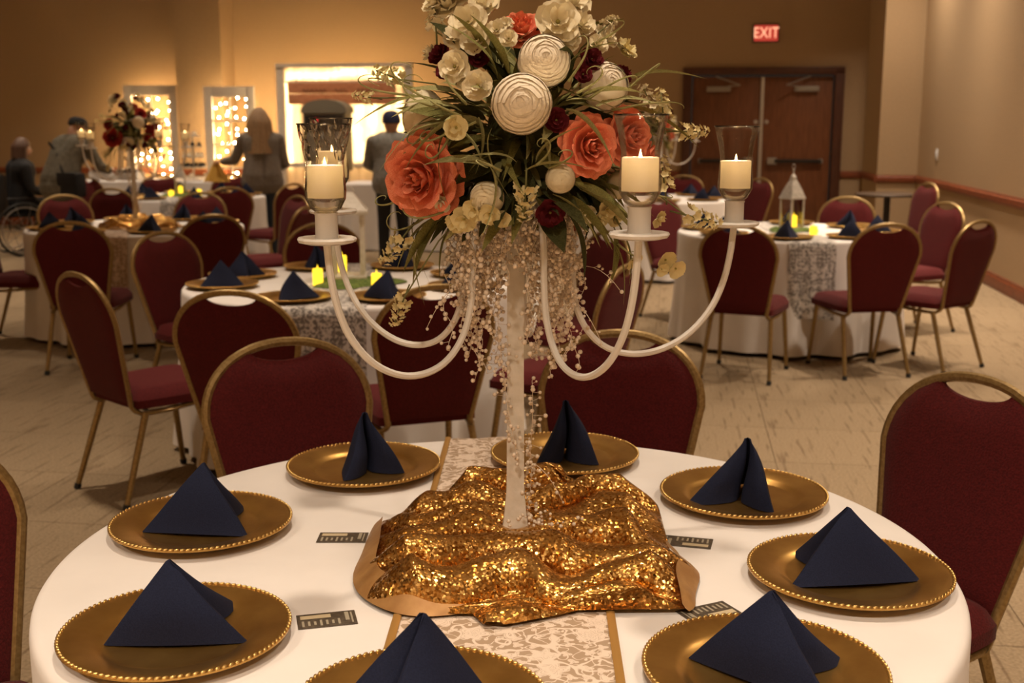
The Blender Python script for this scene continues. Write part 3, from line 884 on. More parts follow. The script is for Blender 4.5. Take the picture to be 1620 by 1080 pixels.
def hem_mesh(idx, hgt, out):
    pts = [Vector((HPOLY[i][0], HPOLY[i][1], 0)) for i in idx]
    for _ in range(3):
        n = [pts[0]]
        for p, q in zip(pts[:-1], pts[1:]): n += [p.lerp(q, .25), p.lerp(q, .75)]
        n.append(pts[-1]); pts = n
    K = len(pts); cen = sum(pts, Vector()) / K * .0
    def fn(a, b):
        i = min(K - 1, int(round(a * (K - 1)))); p = pts[i]
        t = (pts[min(K - 1, i + 1)] - pts[max(0, i - 1)]).normalized(); nrm = Vector((t.y, -t.x, 0))
        if nrm.dot(p) < 0: nrm = -nrm
        env = math.sin(PI * min(1, max(0, a))) ** .6
        z = .002 + hgt * env * (b ** .8) * (1 + .18 * math.sin(a * 11)) + .004 * math.sin(PI * b)
        o = nrm * (out * .35 - out * 1.5 * b * env - .006 * math.sin(PI * b) + .003 * math.sin(a * 17))
        return (p.x + o.x, p.y + o.y, max(.001, z))
    return MB().grid(fn, K, 11).mesh('hem', 'satin_tan', angle=180)
hem_a = hem_mesh([9, 10, 11, 12, 13, 14], .036, .026)
hem_b = hem_mesh([1, 0, 18], .034, .024)
def heap(x, y, rot, label, z=TZ + .006):
    o = thing('sequin_cloth', label, 'fabric', (x, y, z), rot, 'gold sequin cloths')
    link('folds', heap_me, o); link('hem', hem_a, o); link('hem', hem_b, o)
heap(CX, CY, 0, 'crumpled gold sequin cloth around candelabra foot on business card table')
heap(T2[0], T2[1], .4, 'crumpled gold sequin cloth on the table behind the lantern table')

# ================================================================== CANDELABRA
ARM_ANG = [math.radians(a) for a in (9, 82, 154, 224, 298)]
ARM_K = [(.388, -.014), (.372, 0), (.372, 0), (.388, -.010), (.372, .003)]
PLZ = 1.338 - TZ                                      # candle plates above the table
ARM_R = .372
def make_candelabra(label, loc, rot):
    c = thing('candelabra', label, 'candelabra', loc, rot, 'tall white candelabra')
    MB().box((0, 0, .012), (.13, .13, .02), bev=.006).build('base', 'white_paint', c)
    po = MB()
    prof = [(.024, .02), (.019, .06), (.0155, .10), (.0145, .30), (.0145, .57), (.020, .585), (.020, .61)]
    for (w0, z0), (w1, z1) in zip(prof[:-1], prof[1:]):
        po.add([(-w0, -w0, z0), (w0, -w0, z0), (w0, w0, z0), (-w0, w0, z0), (-w1, -w1, z1), (w1, -w1, z1), (w1, w1, z1), (-w1, w1, z1)],
               [(0, 1, 5, 4), (1, 2, 6, 5), (2, 3, 7, 6), (3, 0, 4, 7)])
    po.build('post', 'white_paint', c, angle=30)
    MB().lathe([(0, .60), (.06, .60), (.085, .615), (.088, .64), (.08, .642), (.055, .625), (0, .62)], 24).build('flower_dish', 'white_paint', c)
    for a, (ar_, dz_) in zip(ARM_ANG, ARM_K):
        prof = [(.012, .560), (.03, .592), (.062, .604), (.088, .588), (.098, .55), (.099, .48), (.104, .43), (.122, .385), (.155, .352), (.20, .340), (.25, .348), (.30, .378), (.338, .425), (.358, .475), (.368, .525), (ARM_R, PLZ - .006)]
        # smooth it
        P = [Vector((r if r < .11 else .11 + (r - .11) * (ar_ - .11) / (ARM_R - .11), 0, z + dz_ * max(0, r - .1) / .27)) for r, z in prof]
        for _ in range(2):
            n = [P[0]]
            for p, q in zip(P[:-1], P[1:]): n += [p.lerp(q, .25), p.lerp(q, .75)]
            n.append(P[-1]); P = n
        M = Matrix.Rotation(a, 4, 'Z')
        ar = MB().tube(P, .0058, 8, M=M).build('arm', 'white_gloss', c)
        M2 = M @ Matrix.Translation((ar_, 0, PLZ + dz_))
        MB().lathe([(0, -.006), (.030, -.006), (.041, -.003), (.043, .001), (.041, .004), (.02, .003), (0, .003)], 40, M=M2, wob=lambda t, i: 1 + (.035 * math.sin(t * 13) if 2 <= i <= 4 else 0)).build('candle_plate', 'white_gloss', ar)
        MB().lathe([(0, .002), (.0175, .002), (.0165, .008), (.0165, .036), (.018, .040), (0, .040)], 20, M=M2).build('candle_cup', 'frosted', ar)
    return c
C0 = (CX, CY, TZ + .005)
make_candelabra('tall white candelabra with U-shaped arms on the business card table', C0, 0)
make_candelabra('tall white candelabra on the table behind the lantern table', (T2[0], T2[1], TZ + .005), .35)
make_candelabra('tall white candelabra on the round table before the double doors', (T5[0], T5[1], TZ + .002), -.1)

# votive glasses and candles
gprof = [(.0, .002), (.014, .0), (.022, .006), (.0295, .020), (.0305, .032), (.0285, .055), (.0275, .075), (.0305, .095), (.0345, .112), (.0385, .128)]
clear_me = MB().lathe(gprof, 40).mesh('glass', 'glass', angle=180)
clear_me2 = None
base_me = MB().lathe([(0, .003), (.016, .003), (.022, .008), (.0265, .018), (.0255, .021), (.012, .016), (0, .015)], 30).mesh('glass_foot', 'glass', angle=180)
rim_me = MB().tube([(.0385 * math.cos(2 * PI * k / 40), .0385 * math.sin(2 * PI * k / 40), .128) for k in range(40)], .0013, 6, closed=True).mesh('rim', 'glass_rim', angle=180)
cutp = [gprof[i] for i in range(7)] + [(.0275 + (.0385 - .0275) * q ** 1.2, .075 + .053 * q) for q in (.2, .4, .6, .8, 1.0)]
cut_me = MB().lathe(cutp, 40, wob=lambda t, i: 1 + (.05 * (1 if (int(t / (2 * PI) * 20 + .001) + i) % 2 else -1) if 7 <= i <= 10 else 0)).mesh('glass', 'cut_glass', smooth=False)
wx = [(0, .022), (.0262, .022), (.0262, .068), (.0235, .0695), (.020, .066), (.017, .052), (.010, .046), (0, .045)]
wax_me = MB().lathe(wx, 28).mesh('wax', 'wax', angle=60)
wick_me = MB().tube([(0, 0, .044), (.0006, 0, .052), (.001, 0, .056)], .0009, 5).mesh('wick', 'black_item')
fl_me = MB().lathe([(0, .052), (.0030, .056), (.0038, .060), (.0028, .068), (.0012, .076), (0, .081)], 10).mesh('flame', 'flame', angle=180)
GLAB = ['clear flared votive glass on candelabra arm before the double doors', 'clear flared votive glass on candelabra arm behind the flowers', 'diamond cut votive glass half hidden behind its twin, by the large coral rose',
        'diamond cut votive glass on the lower arm by the large coral rose', 'clear flared votive glass before the pair of coral roses']
CLAB = ['lit cream candle in the votive before the double doors', 'lit cream candle in the votive behind the flowers', 'lit cream candle in the half hidden diamond cut votive', 'lit cream candle in the lower diamond cut votive', 'lit cream candle in the votive before the pair of coral roses']
def candle_set(T, rot, cl, gl, gg, gc, power, cut=(), skip=()):
    for i, a in enumerate(ARM_ANG):
        if i in skip: continue
        a += rot; ar_, dz_ = ARM_K[i]
        x, y, z = T[0] + ar_ * math.cos(a), T[1] + ar_ * math.sin(a), T[2] + PLZ + dz_ + .040
        g = thing('votive_glass', GLAB[i] if cut else gl, 'glass', (x, y, z), 0, gg)
        link('bowl', cut_me if i in cut else clear_me, g); link('foot', base_me, g); link('rim', rim_me, g)
        c = thing('candle', CLAB[i] if cut else cl, 'candle', (x, y, z), random.random() * 6, gc)
        link('wax', wax_me, c); link('wick', wick_me, c); link('flame', fl_me, c)
        l = bpy.data.lights.new('candle_light', 'POINT'); l.energy = power; l.color = (1.0, .84, .55); l.shadow_soft_size = .004
        lo = bpy.data.objects.new('candle_light', l); COL.objects.link(lo); lo.location = (x, y, z + .058)
candle_set(C0, 0, 'lit cream candle in a votive glass above the business card table', 'clear flared votive glass on candelabra above the business card table', 'votive glasses over the business card table', 'candles over the business card table', 4.2, cut=(2, 3))
candle_set((T2[0], T2[1], TZ + .005), .35, 'lit cream candle on the candelabra behind the lantern table', 'clear votive glass on the candelabra behind the lantern table', 'votive glasses on the second candelabra', 'candles on the second candelabra', 7.0)
candle_set((T5[0], T5[1], TZ + .002), -.1, 'lit cream candle on the candelabra before the double doors', 'clear votive glass on the candelabra before the double doors', 'votive glasses on the candelabra by the doors', 'candles on the candelabra by the doors', 7.0)

# ================================================================== FLOWERS
def petal_cyl(rt, zt, A0, lip, zb=-.35, rb=.08, n=7, k=7, ruf=.0, seed=0, bul=.0):
    """petal wrapped about the flower axis; unit flower radius"""
    def fn(a, b):
        i = a * 2 - 1
        wdt = math.sin(PI * (.10 + .74 * b)) ** .75
        an = i * A0 * wdt
        r = rb + (rt - rb) * b ** .62 + bul * math.sin(PI * b) + lip * b ** 5
        tip = 1 - .16 * abs(i) ** 2.4 * (b ** 2)
        z = (zb + (zt - zb) * b * tip) - lip * .55 * b ** 7
        rf = ruf * noise.noise(Vector((i * 2.2 + seed, b * 2, seed * 3.1))) * b
        r += rf - .05 * abs(i) ** 2 * b
        return (r * math.sin(an), r * math.cos(an), z + rf * .6)
    return MB().grid(fn, n, k)
def petal_sph(rho, top, A0, flare, n=7, k=7, seed=0):
    def fn(a, b):
        i = a * 2 - 1
        ph = math.radians(150) + (math.radians(top) + .10 * abs(i) ** 3 - math.radians(150)) * b
        wdt = math.sin(PI * (.12 + .68 * b)) ** .7
        q = rho * (1 + flare * b ** 6 + .032 * b * noise.noise(Vector((i * 2 + seed, b * 2, seed))))
        an = i * A0 * wdt / max(.45, math.sin(ph))
        return (q * math.sin(ph) * math.sin(an), q * math.sin(ph) * math.cos(an), q * math.cos(ph) * .86)
    return MB().grid(fn, n, k)
ROSE_L = [(.15, .62, 1.7, .0, 3, .0), (.30, .66, 1.25, .02, 4, .03), (.48, .62, 1.0, .07, 5, .05), (.68, .46, .90, .14, 5, .08), (.90, .20, .80, .16, 6, .10), (1.02, -.05, .70, .14, 5, .10)]
rose_meshes = {}
def rose_layers(m):
    if m not in rose_meshes:
        rose_meshes[m] = [(petal_cyl(rt, zt, A, lip, n=9, ruf=.10, seed=i * 3.7, bul=bl).mesh('petal', m, angle=180), c) for i, (rt, zt, A, lip, c, bl) in enumerate(ROSE_L)]
    return rose_meshes[m]
RAN_L = [(.755, 4, 1.4, 0, 3), (.783, 12, 1.25, .0, 4), (.811, 20, 1.1, .0, 5), (.839, 28, 1.0, .003, 5), (.867, 36, .95, .005, 6), (.895, 45, .9, .008, 6), (.923, 54, .86, .008, 7), (.952, 70, .84, .006, 7), (.985, 104, .95, .0, 8)]
ran_meshes = {}
def ran_layers(m):
    if m not in ran_meshes:
        ran_meshes[m] = [(petal_sph(rh, tp, A, fl, seed=i * 2.3).mesh('petal', m, angle=180), c) for i, (rh, tp, A, fl, c) in enumerate(RAN_L)]
    return ran_meshes[m]
core_me = {}
def core(m, r=.35, z=.1):
    k = (m, r)
    if k not in core_me: core_me[k] = MB().ball((0, 0, z - .2), (r, r, r * 1.15), 12, 8).mesh('heart', m, angle=180)
    return core_me[k]
def joined(layers, rnd):
    mb = MB()
    for me, cnt in layers:
        o0 = rnd.random() * 6
        for k in range(cnt):
            M = Matrix.Rotation(o0 + 2 * PI * k / cnt + rnd.uniform(-.15, .15), 4, 'Z')
            mb.add([v.co.copy() for v in me.vertices], [tuple(p.vertices) for p in me.polygons], 0, M)
    return mb
def bloom(parent, kind, pos, axis, r, m, rnd, name, detail=True):
    layers = rose_layers(m) if kind == 'rose' else ran_layers(m)
    M = Matrix.Translation(pos) @ align(axis, rnd.random() * 6) @ Matrix.Scale(r, 4)
    heart = m if kind == 'rose' else 'petal_yellow'
    if not detail:
        o = link(name, joined(layers, rnd).mesh(name, m, angle=180), parent); o.matrix_local = M; return o
    o = link(name, core(heart, .13 if kind == 'rose' else .52, .45 if kind == 'rose' else .22), parent); o.matrix_local = M
    for me, cnt in layers:
        o0 = rnd.random() * 6
        for k in range(cnt):
            jt = .05 if kind == 'rose' else .085
            link('petal', me, o, None, (rnd.uniform(-jt, jt), rnd.uniform(-jt, jt), o0 + 2 * PI * k / cnt + rnd.uniform(-.15, .15)))
    return o
# ruffled small blossom and clustered spike
def blossom_mesh(seed, m, rings=((5, 1.0, .15), (5, .72, .45), (4, .42, .7)), ruf=.28):
    rnd = random.Random(seed); mb = MB()
    for cnt, rr, lift in rings:
        o0 = rnd.random() * 6
        for k in range(cnt):
            s = rnd.random() * 50
            def fn(a, b):
                i = a * 2 - 1
                wd = .62 * math.sin(PI * (.08 + .72 * b)) ** .7
                x = i * wd * rr; y = rr * b * (1 - .10 * i * i)
                z = lift * b ** 1.3 + .16 * i * i * b + ruf * noise.noise(Vector((i * 2.1 + s, b * 2.3, s))) * b
                return (x, y, z)
            mb.grid(fn, 6, 5, M=Matrix.Rotation(o0 + 2 * PI * k / cnt + rnd.uniform(-.2, .2), 4, 'Z'))
    mb.ball((0, 0, .12), .11, 6, 4, mi=1)
    return mb.mesh('blossom', [m, 'centre_green'], angle=180)
bl_cream = [blossom_mesh(s, 'petal_ivory') for s in (1, 2, 3)]
bl_yellow = [blossom_mesh(s, 'petal_yellow', ((5, 1.0, .2), (3, .5, .6)), .2) for s in (5, 6)]
bl_dark = [blossom_mesh(s, 'petal_burgundy') for s in (8, 9)]
star = [blossom_mesh(s, 'petal_yellow', ((6, 1.0, .35),), .12) for s in (15,)]
def spike_mesh(seed, m, n=20, length=2.6):
    rnd = random.Random(seed); mb = MB()
    for k in range(n):
        t = (k + .5) / n
        z = t * length; a = k * 2.4; rr = .62 * (1 - .55 * t)
        Mk = Matrix.Translation((rr * math.cos(a), rr * math.sin(a), z)) @ align((math.cos(a), math.sin(a), .5 + t), rnd.random() * 6) @ Matrix.Scale(.42 * (1 - .35 * t), 4)
        for q in range(5):
            def fn(a_, b):
                i = a_ * 2 - 1
                return (i * .42 * math.sin(PI * (.1 + .75 * b)), b, .35 * b + .15 * i * i)
            mb.grid(fn, 3, 4, M=Mk @ Matrix.Rotation(2 * PI * q / 5, 4, 'Z'))
    mb.tube([(0, 0, -1.2), (0, 0, 0), (0, 0, length * .9)], .07, 5, mi=1)
    return mb.mesh('flower_spike', [m, 'stem'], angle=180)
sp_cream = [spike_mesh(s, 'petal_ivory') for s in (1, 2)]
sp_yellow = [spike_mesh(s, 'petal_yellow') for s in (3, 4)]
# leaves: tip along +y, face up +z; unit length
def leaf_mesh(m, wid, bend, twist=0.0, fold=.25):
    def fn(a, b):
        i = a * 2 - 1
        wd = wid * math.sin(PI * (.04 + .96 * b) ** .8) ** .9 if b < 1 else .002
        x = i * wd; y = b; z = -bend * b * b + fold * abs(i) * wd
        tw = twist * b
        return (x * math.cos(tw) - z * math.sin(tw) * 0, y, z + x * math.sin(tw))
    return MB().grid(fn, 5, 9).mesh('leaf', m, angle=180)
LEAVES = [leaf_mesh('leaf_olive', .12, .35), leaf_mesh('leaf_olive', .07, .8, .6), leaf_mesh('leaf_dark', .22, .2), leaf_mesh('leaf_dark', .15, .45, .4), leaf_mesh('leaf_pale', .06, 1.0, .5), leaf_mesh('leaf_pale', .10, .5, .3)]
def leaf_matrix(base, d, length, roll, rnd):
    d = Vector(d).normalized()
    x = d.cross(Vector((0, 0, 1)))
    x = x.normalized() if x.length > 1e-3 else Vector((1, 0, 0))
    z = x.cross(d)
    M = Matrix((x, d, z)).transposed().to_4x4()
    return Matrix.Translation(base) @ M @ Matrix.Rotation(roll, 4, 'Y') @ Matrix.Scale(length, 4)
def tendril(parent, base, d, length, curl, rnd, m='leaf_pale', r=.0016):
    d = Vector(d).normalized(); x = d.cross(Vector((0, 0, 1))).normalized(); z = x.cross(d)
    side = rnd.choice((-1, 1)); up = rnd.uniform(-.6, .9)
    pts, p, ang = [], Vector(base), 0.0
    n = 18
    for i in range(n + 1):
        pts.append(p.copy())
        ang += curl * (i / n) ** 1.5 / n * 3
        dirn = d * math.cos(ang) + (x * side * (1 - abs(up) * .5) + z * up).normalized() * math.sin(ang)
        p = p + dirn * (length / n)
    return MB().tube(pts, [r * (1.5 - 1.2 * i / n) for i in range(n + 1)], 5).build('tendril', m, parent, angle=180)

FC = Vector((CX + .018, CY - .015, 1.475))           # heart of the arrangement
ER = Vector((.20, .19, .235))
def fpos(u, v, k=1.0):
    r = ray(u, v); o = Vector((0, 0, EYE)) - FC
    R = ER * k
    ro = Vector((o.x / R.x, o.y / R.y, o.z / R.z)); rd = Vector((r.x / R.x, r.y / R.y, r.z / R.z))
    A = rd.dot(rd); B = ro.dot(rd); Cc = ro.dot(ro) - 1
    D = B * B - A * Cc
    t = (-B - math.sqrt(D)) / A if D > 0 else -B / A
    return Vector((0, 0, EYE)) + r * t
def arrangement(label, origin, detail=True, seed=5, scale=1.0, rot=0.0, rosemat='petal_coral'):
    rnd = random.Random(seed)
    root = thing('floral_arrangement', label, 'flowers', origin, rot, 'floral arrangements')
    root.scale = (scale,) * 3
    O = FC                                           # local coordinates are relative to FC
    cam_p = Vector((0, 0, EYE))
    def out(p, k=.45): return (p - O).normalized() * (1 - k) + (cam_p - p).normalized() * k
    foam = MB().ball((0, 0, -.02), (.075, .075, .09), 16, 10).build('foliage_core', 'leaf_dark', root, angle=180)
    F = [  # kind, u, v, radius px, material, ellipsoid factor, face-camera share, name
        ('ran', 825, 163, 50, 'petal_cream', 1.06, .80, 'ranunculus'), ('ran', 862, 92, 43, 'petal_cream', 1.0, .55, 'ranunculus'),
        ('ran', 963, 132, 40, 'petal_cream', .95, .40, 'ranunculus'), ('ran', 657, 178, 40, 'petal_ivory', .85, .2, 'ranunculus'),
        ('ran', 888, 284, 25, 'petal_ivory', .95, .55, 'ranunculus'), ('ran', 768, 318, 29, 'petal_ivory', .95, .35, 'ranunculus'), ('ran', 985, 295, 24, 'petal_ivory', .9, .3, 'ranunculus'),
        ('rose', 660, 282, 62, rosemat, 1.02, .55, 'rose'), ('rose', 938, 232, 46, rosemat, .98, .25, 'rose'), ('rose', 1000, 215, 42, rosemat, .98, .35, 'rose'),
        ('rose', 825, 38, 34, rosemat, .95, .15, 'rose'), ('rose', 1030, 250, 26, rosemat, 1.0, .1, 'rose')]
    if not detail: F = [(('rose',) + f[1:4] + (rosemat,) + f[5:7] + ('rose',)) if i in (1, 3, 4, 6) else f for i, f in enumerate(F)]
    for kind, u, v, rp, m, k, fc, nm in F:
        p = fpos(u, v, k); d = (p - cam_p).length
        r = rp * d / FPX
        bloom(root, kind, p - O - out(p, fc) * r * .3, out(p, fc), r, m, rnd, nm, detail)
        st = MB().tube([(p - O) * .15, (p - O) * .8], .0022, 5).build('stem', 'stem', root)
    S = [  # small blossoms: list, u, v, radius px, factor, face share
        (bl_cream, 712, 12, 30, 1.0, .4), (bl_cream, 742, 38, 32, 1.02, .5), (bl_cream, 765, 12, 28, 1.0, .4), (bl_cream, 727, 58, 26, .95, .4), (bl_cream, 690, 8, 22, .95, .2), (bl_cream, 752, 66, 24, .98, .5),
        (bl_cream, 786, 48, 17, 1.0, .5), (bl_cream, 805, 62, 15, 1.0, .5), (bl_cream, 800, 40, 14, .98, .4), (bl_cream, 735, -22, 30, 1.0, .3), (bl_cream, 700, -18, 24, .95, .2),
        (bl_cream, 882, 36, 36, 1.02, .6), (bl_cream, 905, 8, 30, 1.0, .4), (bl_cream, 872, -6, 28, 1.0, .3), (bl_cream, 918, 40, 24, .95, .4), (bl_cream, 895, 62, 24, .95, .5), (bl_cream, 890, -34, 26, 1.0, .2), (bl_cream, 925, -10, 20, .95, .3),
        (bl_cream, 720, 106, 26, 1.02, .55), (bl_cream, 756, 136, 25, 1.0, .55), (bl_cream, 735, 128, 15, .95, .5), (bl_yellow, 722, 202, 20, 1.08, .7), (bl_cream, 957, 62, 20, .95, .3), (bl_cream, 945, 72, 18, .95, .3),
        (bl_yellow, 735, 345, 22, .98, .4), (bl_yellow, 752, 330, 20, .98, .4), (bl_yellow, 722, 352, 18, .95, .3), (bl_yellow, 775, 338, 18, 1.0, .4), (bl_cream, 682, 85, 16, .9, .2),
        (bl_yellow, 990, 78, 20, .95, .25), (bl_yellow, 985, 82, 14, .95, .3), (bl_yellow, 1040, 345, 16, 1.0, .3), (bl_yellow, 960, 330, 18, .98, .4), (bl_yellow, 950, 345, 15, .98, .4), (bl_yellow, 972, 345, 14, .98, .4),
        (bl_dark, 697, 88, 20, .92, .4), (bl_dark, 705, 112, 16, .9, .4), (bl_dark, 935, 95, 20, .95, .4), (bl_dark, 922, 118, 15, .95, .5), (bl_dark, 985, 118, 16, .92, .3), (bl_dark, 870, 335, 24, .9, .4), (bl_yellow, 795, 345, 15, .95, .4), (bl_cream, 925, 338, 18, .92, .3), (bl_cream, 700, 320, 17, .9, .3), (bl_dark, 760, 92, 18, .9, .4), (bl_dark, 880, 190, 20, .9, .6),
        (star, 1052, 410, 17, 1.15, .5), (star, 1068, 424, 16, 1.15, .5), (star, 1046, 425, 12, 1.12, .5), (star, 1000, 410, 16, 1.05, .3)]
    if not detail: S = S[::2] + [(bl_dark,) + q[1:] for q in S[1::4]]
    for ls, u, v, rp, k, fc in S:
        p = fpos(u, v, k); r = rp * (p - cam_p).length / FPX
        o = link('blossom', rnd.choice(ls), root); o.matrix_local = Matrix.Translation(p - O) @ align(out(p, fc), rnd.random() * 6) @ Matrix.Scale(r, 4)
    Q = [  # spikes: list, base px, tip px, factor, width px
        (sp_yellow, (832, 292), (830, 338), 1.05, 15), (sp_yellow, (640, 470), (620, 522), 1.15, 12), (sp_yellow, (630, 125), (585, 108), 1.15, 12), (sp_yellow, (640, 372), (612, 408), 1.15, 14),
        (sp_yellow, (1050, 190), (1046, 150), 1.05, 12), (sp_yellow, (1075, 208), (1110, 208), 1.12, 11), (sp_yellow, (1085, 340), (1125, 350), 1.15, 14), (sp_cream, (1035, 180), (1022, 148), 1.0, 12), (sp_yellow, (1052, 300), (1046, 250), 1.05, 13),
        (sp_cream, (955, 45), (972, 30), 1.0, 10), (sp_yellow, (590, 155), (560, 150), 1.2, 8), (sp_cream, (690, 50), (688, 20), .95, 13)]
    for ls, b_, t_, k, wp in Q:
        p0 = fpos(b_[0], b_[1], k); p1 = fpos(t_[0], t_[1], k); s = wp * 1.9 * (p0 - cam_p).length / FPX
        o = link('flower_spike', rnd.choice(ls), root); o.matrix_local = Matrix.Translation(p0 - O) @ align(p1 - p0, rnd.random() * 6) @ Matrix.Scale(s * .8, 4)
        hub = (p0 - O) * .3
        MB().tube([hub, hub.lerp(p0 - O, .6) + Vector((0, 0, .02)), p0 - O], .0014, 5).build('stem', 'stem', root)
    # leaves
    lv = []
    for i in range(250 if detail else 110):
        th = rnd.uniform(0, 2 * PI); ph = rnd.uniform(-.75, 1.35)
        d = Vector((math.cos(th) * math.cos(ph), math.sin(th) * math.cos(ph), math.sin(ph)))
        base = Vector((d.x * ER.x, d.y * ER.y, d.z * ER.z)) * rnd.uniform(.30, .62)
        lv.append((rnd.choice([0, 0, 0, 1, 2, 3, 3, 5, 5]), base, d + Vector((0, 0, rnd.uniform(-.2, .5))) + Vector((rnd.uniform(-.5, .5), rnd.uniform(-.5, .5), 0)), rnd.uniform(.06, .12)))
    # sprays seen at the lower right, the left edge and the lower left
    for (u, v, k, du, dv, idx, ln) in [(900, 320, .95, .8, -.5, 0, .11), (920, 330, .9, .9, -.6, 0, .12), (930, 310, .95, 1, -.3, 5, .10), (950, 320, .9, 1, -.7, 0, .10), (900, 345, .9, .6, -.7, 3, .11), (880, 320, 1.0, .9, -.35, 5, .10), (960, 300, .9, 1, -.2, 0, .10), (915, 300, 1, .9, -.2, 0, .10),
                                       (700, 160, 1.0, -1, .25, 5, .09), (690, 175, 1.0, -1, .1, 4, .10), (705, 185, 1.02, -.9, -.2, 4, .09), (715, 170, 1.05, -.8, .5, 5, .09), (670, 150, 1.0, -1, .4, 1, .11), (745, 180, 1.05, .3, -.8, 5, .08), (770, 200, 1.05, -.4, -.7, 4, .08), (690, 200, 1.0, -.6, -.8, 1, .10),
                                       (690, 350, .95, -.9, -.7, 0, .12), (680, 365, .95, -.8, -.9, 0, .12), (670, 360, 1.0, -1, -.5, 5, .10), (700, 370, .95, -.6, -1, 0, .10), (650, 370, 1.0, -.8, -.8, 4, .10), (640, 330, 1.0, -.7, -.9, 4, .10),
                                       (770, 270, 1.05, -.9, .4, 5, .10), (765, 268, 1.05, .5, -.7, 4, .09), (750, 262, 1.05, -.2, 1, 5, .07), (830, 278, 1.05, .9, .5, 5, .09), (815, 262, 1.05, -.6, .6, 4, .07), (850, 262, 1.05, .2, 1, 4, .07),
                                       (960, 160, 1.05, .8, .5, 4, .11), (905, 150, 1.05, .9, .2, 5, .09), (930, 145, 1.05, .9, .5, 5, .09), (905, 165, 1.05, .9, -.2, 4, .09), (860, 210, 1.02, .5, -.9, 5, .08), (790, 90, 1.0, .1, 1, 4, .09), (800, 100, 1.0, -.3, 1, 0, .10), (780, 110, 1.0, -.1, 1, 1, .09), (905, 90, 1.0, .5, .9, 1, .08), (770, 80, 1.0, -.4, .9, 0, .09),
                                       (1000, 380, 1.0, .6, -.8, 5, .09), (990, 390, 1.0, .2, -1, 0, .09), (980, 400, 1.0, .8, -.5, 4, .08), (1000, 165, 1.0, .9, .2, 1, .11), (1010, 120, 1.0, .6, .6, 4, .10)]:
        p = fpos(u, v, k) - O
        lv.append((idx, p * .88, Vector((du, -.15 + .2 * rnd.random(), dv)), ln))
    for i in range(70 if detail else 24):            # skirt of leaves under the blooms
        th = rnd.uniform(0, 2 * PI)
        d = Vector((math.cos(th), math.sin(th), rnd.uniform(-.75, .05)))
        base = Vector((math.cos(th) * rnd.uniform(.04, .11), math.sin(th) * rnd.uniform(.04, .11), rnd.uniform(-.115, -.05)))
        lv.append((rnd.choice([0, 0, 1, 2, 3, 3, 5]), base, d, rnd.uniform(.06, .10)))
    for idx, base, d, ln in lv:
        o = link('leaf', LEAVES[idx], root); o.matrix_local = leaf_matrix(base, d, ln, rnd.uniform(-.9, .9), rnd)
    if detail:
        for (u, v, k, du, dv, ln, cu) in [(700, 170, 1.0, -1, .2, .14, 3.5), (690, 190, 1.0, -1, -.2, .12, 4.5), (680, 160, 1.0, -1, .5, .16, 3), (710, 200, 1.02, -.8, -.5, .11, 5), (720, 180, 1.05, -.7, .3, .10, 5), (730, 160, 1.05, -.6, .6, .10, 4.5), (650, 135, 1.0, -1, .3, .14, 2.5), (640, 145, 1.1, -1, .1, .16, 3), (700, 215, 1.0, -.5, -.9, .10, 5), (745, 190, 1.05, -.6, -.3, .09, 5), (660, 210, 1.0, -.7, -.6, .10, 4.5), (625, 320, 1.05, -.9, -.4, .10, 5),
                                          (920, 140, 1.05, .8, .4, .10, 4), (940, 150, 1.05, .9, .6, .13, 3), (905, 120, 1.0, .6, .8, .12, 3.5), (980, 170, 1.0, 1, .2, .14, 1.5), (1000, 140, 1.0, .8, .7, .12, 3), (850, 265, 1.05, .7, .6, .08, 4.5), (790, 275, 1.05, -.8, .4, .09, 4), (870, 270, 1.0, .8, .3, .09, 4), (940, 60, 1.0, .8, .4, .10, 2), (690, 345, 1.0, -.9, -.3, .12, 4.5), (665, 350, 1.0, -.9, -.6, .13, 4), (1000, 300, 1.0, 1, -.3, .12, 2), (990, 400, 1.0, .5, -.4, .08, 4.5)]:
            p = fpos(u, v, k) - O
            tendril(root, p * .92, Vector((du, -.2, dv)), ln, cu, rnd)
    return root
arrangement('large arrangement of coral roses and cream ranunculus on the tall candelabra', FC)
dz = FC.z - (TZ + .005)
arrangement('arrangement of red roses and pale blooms on candelabra behind the lantern table', (T2[0], T2[1], TZ + .005 + dz - .02), False, 9, .95, .7, 'petal_red')
arrangement('arrangement of coral roses on candelabra before the double doors', (T5[0], T5[1], TZ + .002 + dz - .02), False, 13, .95, 2.0, 'petal_coral')

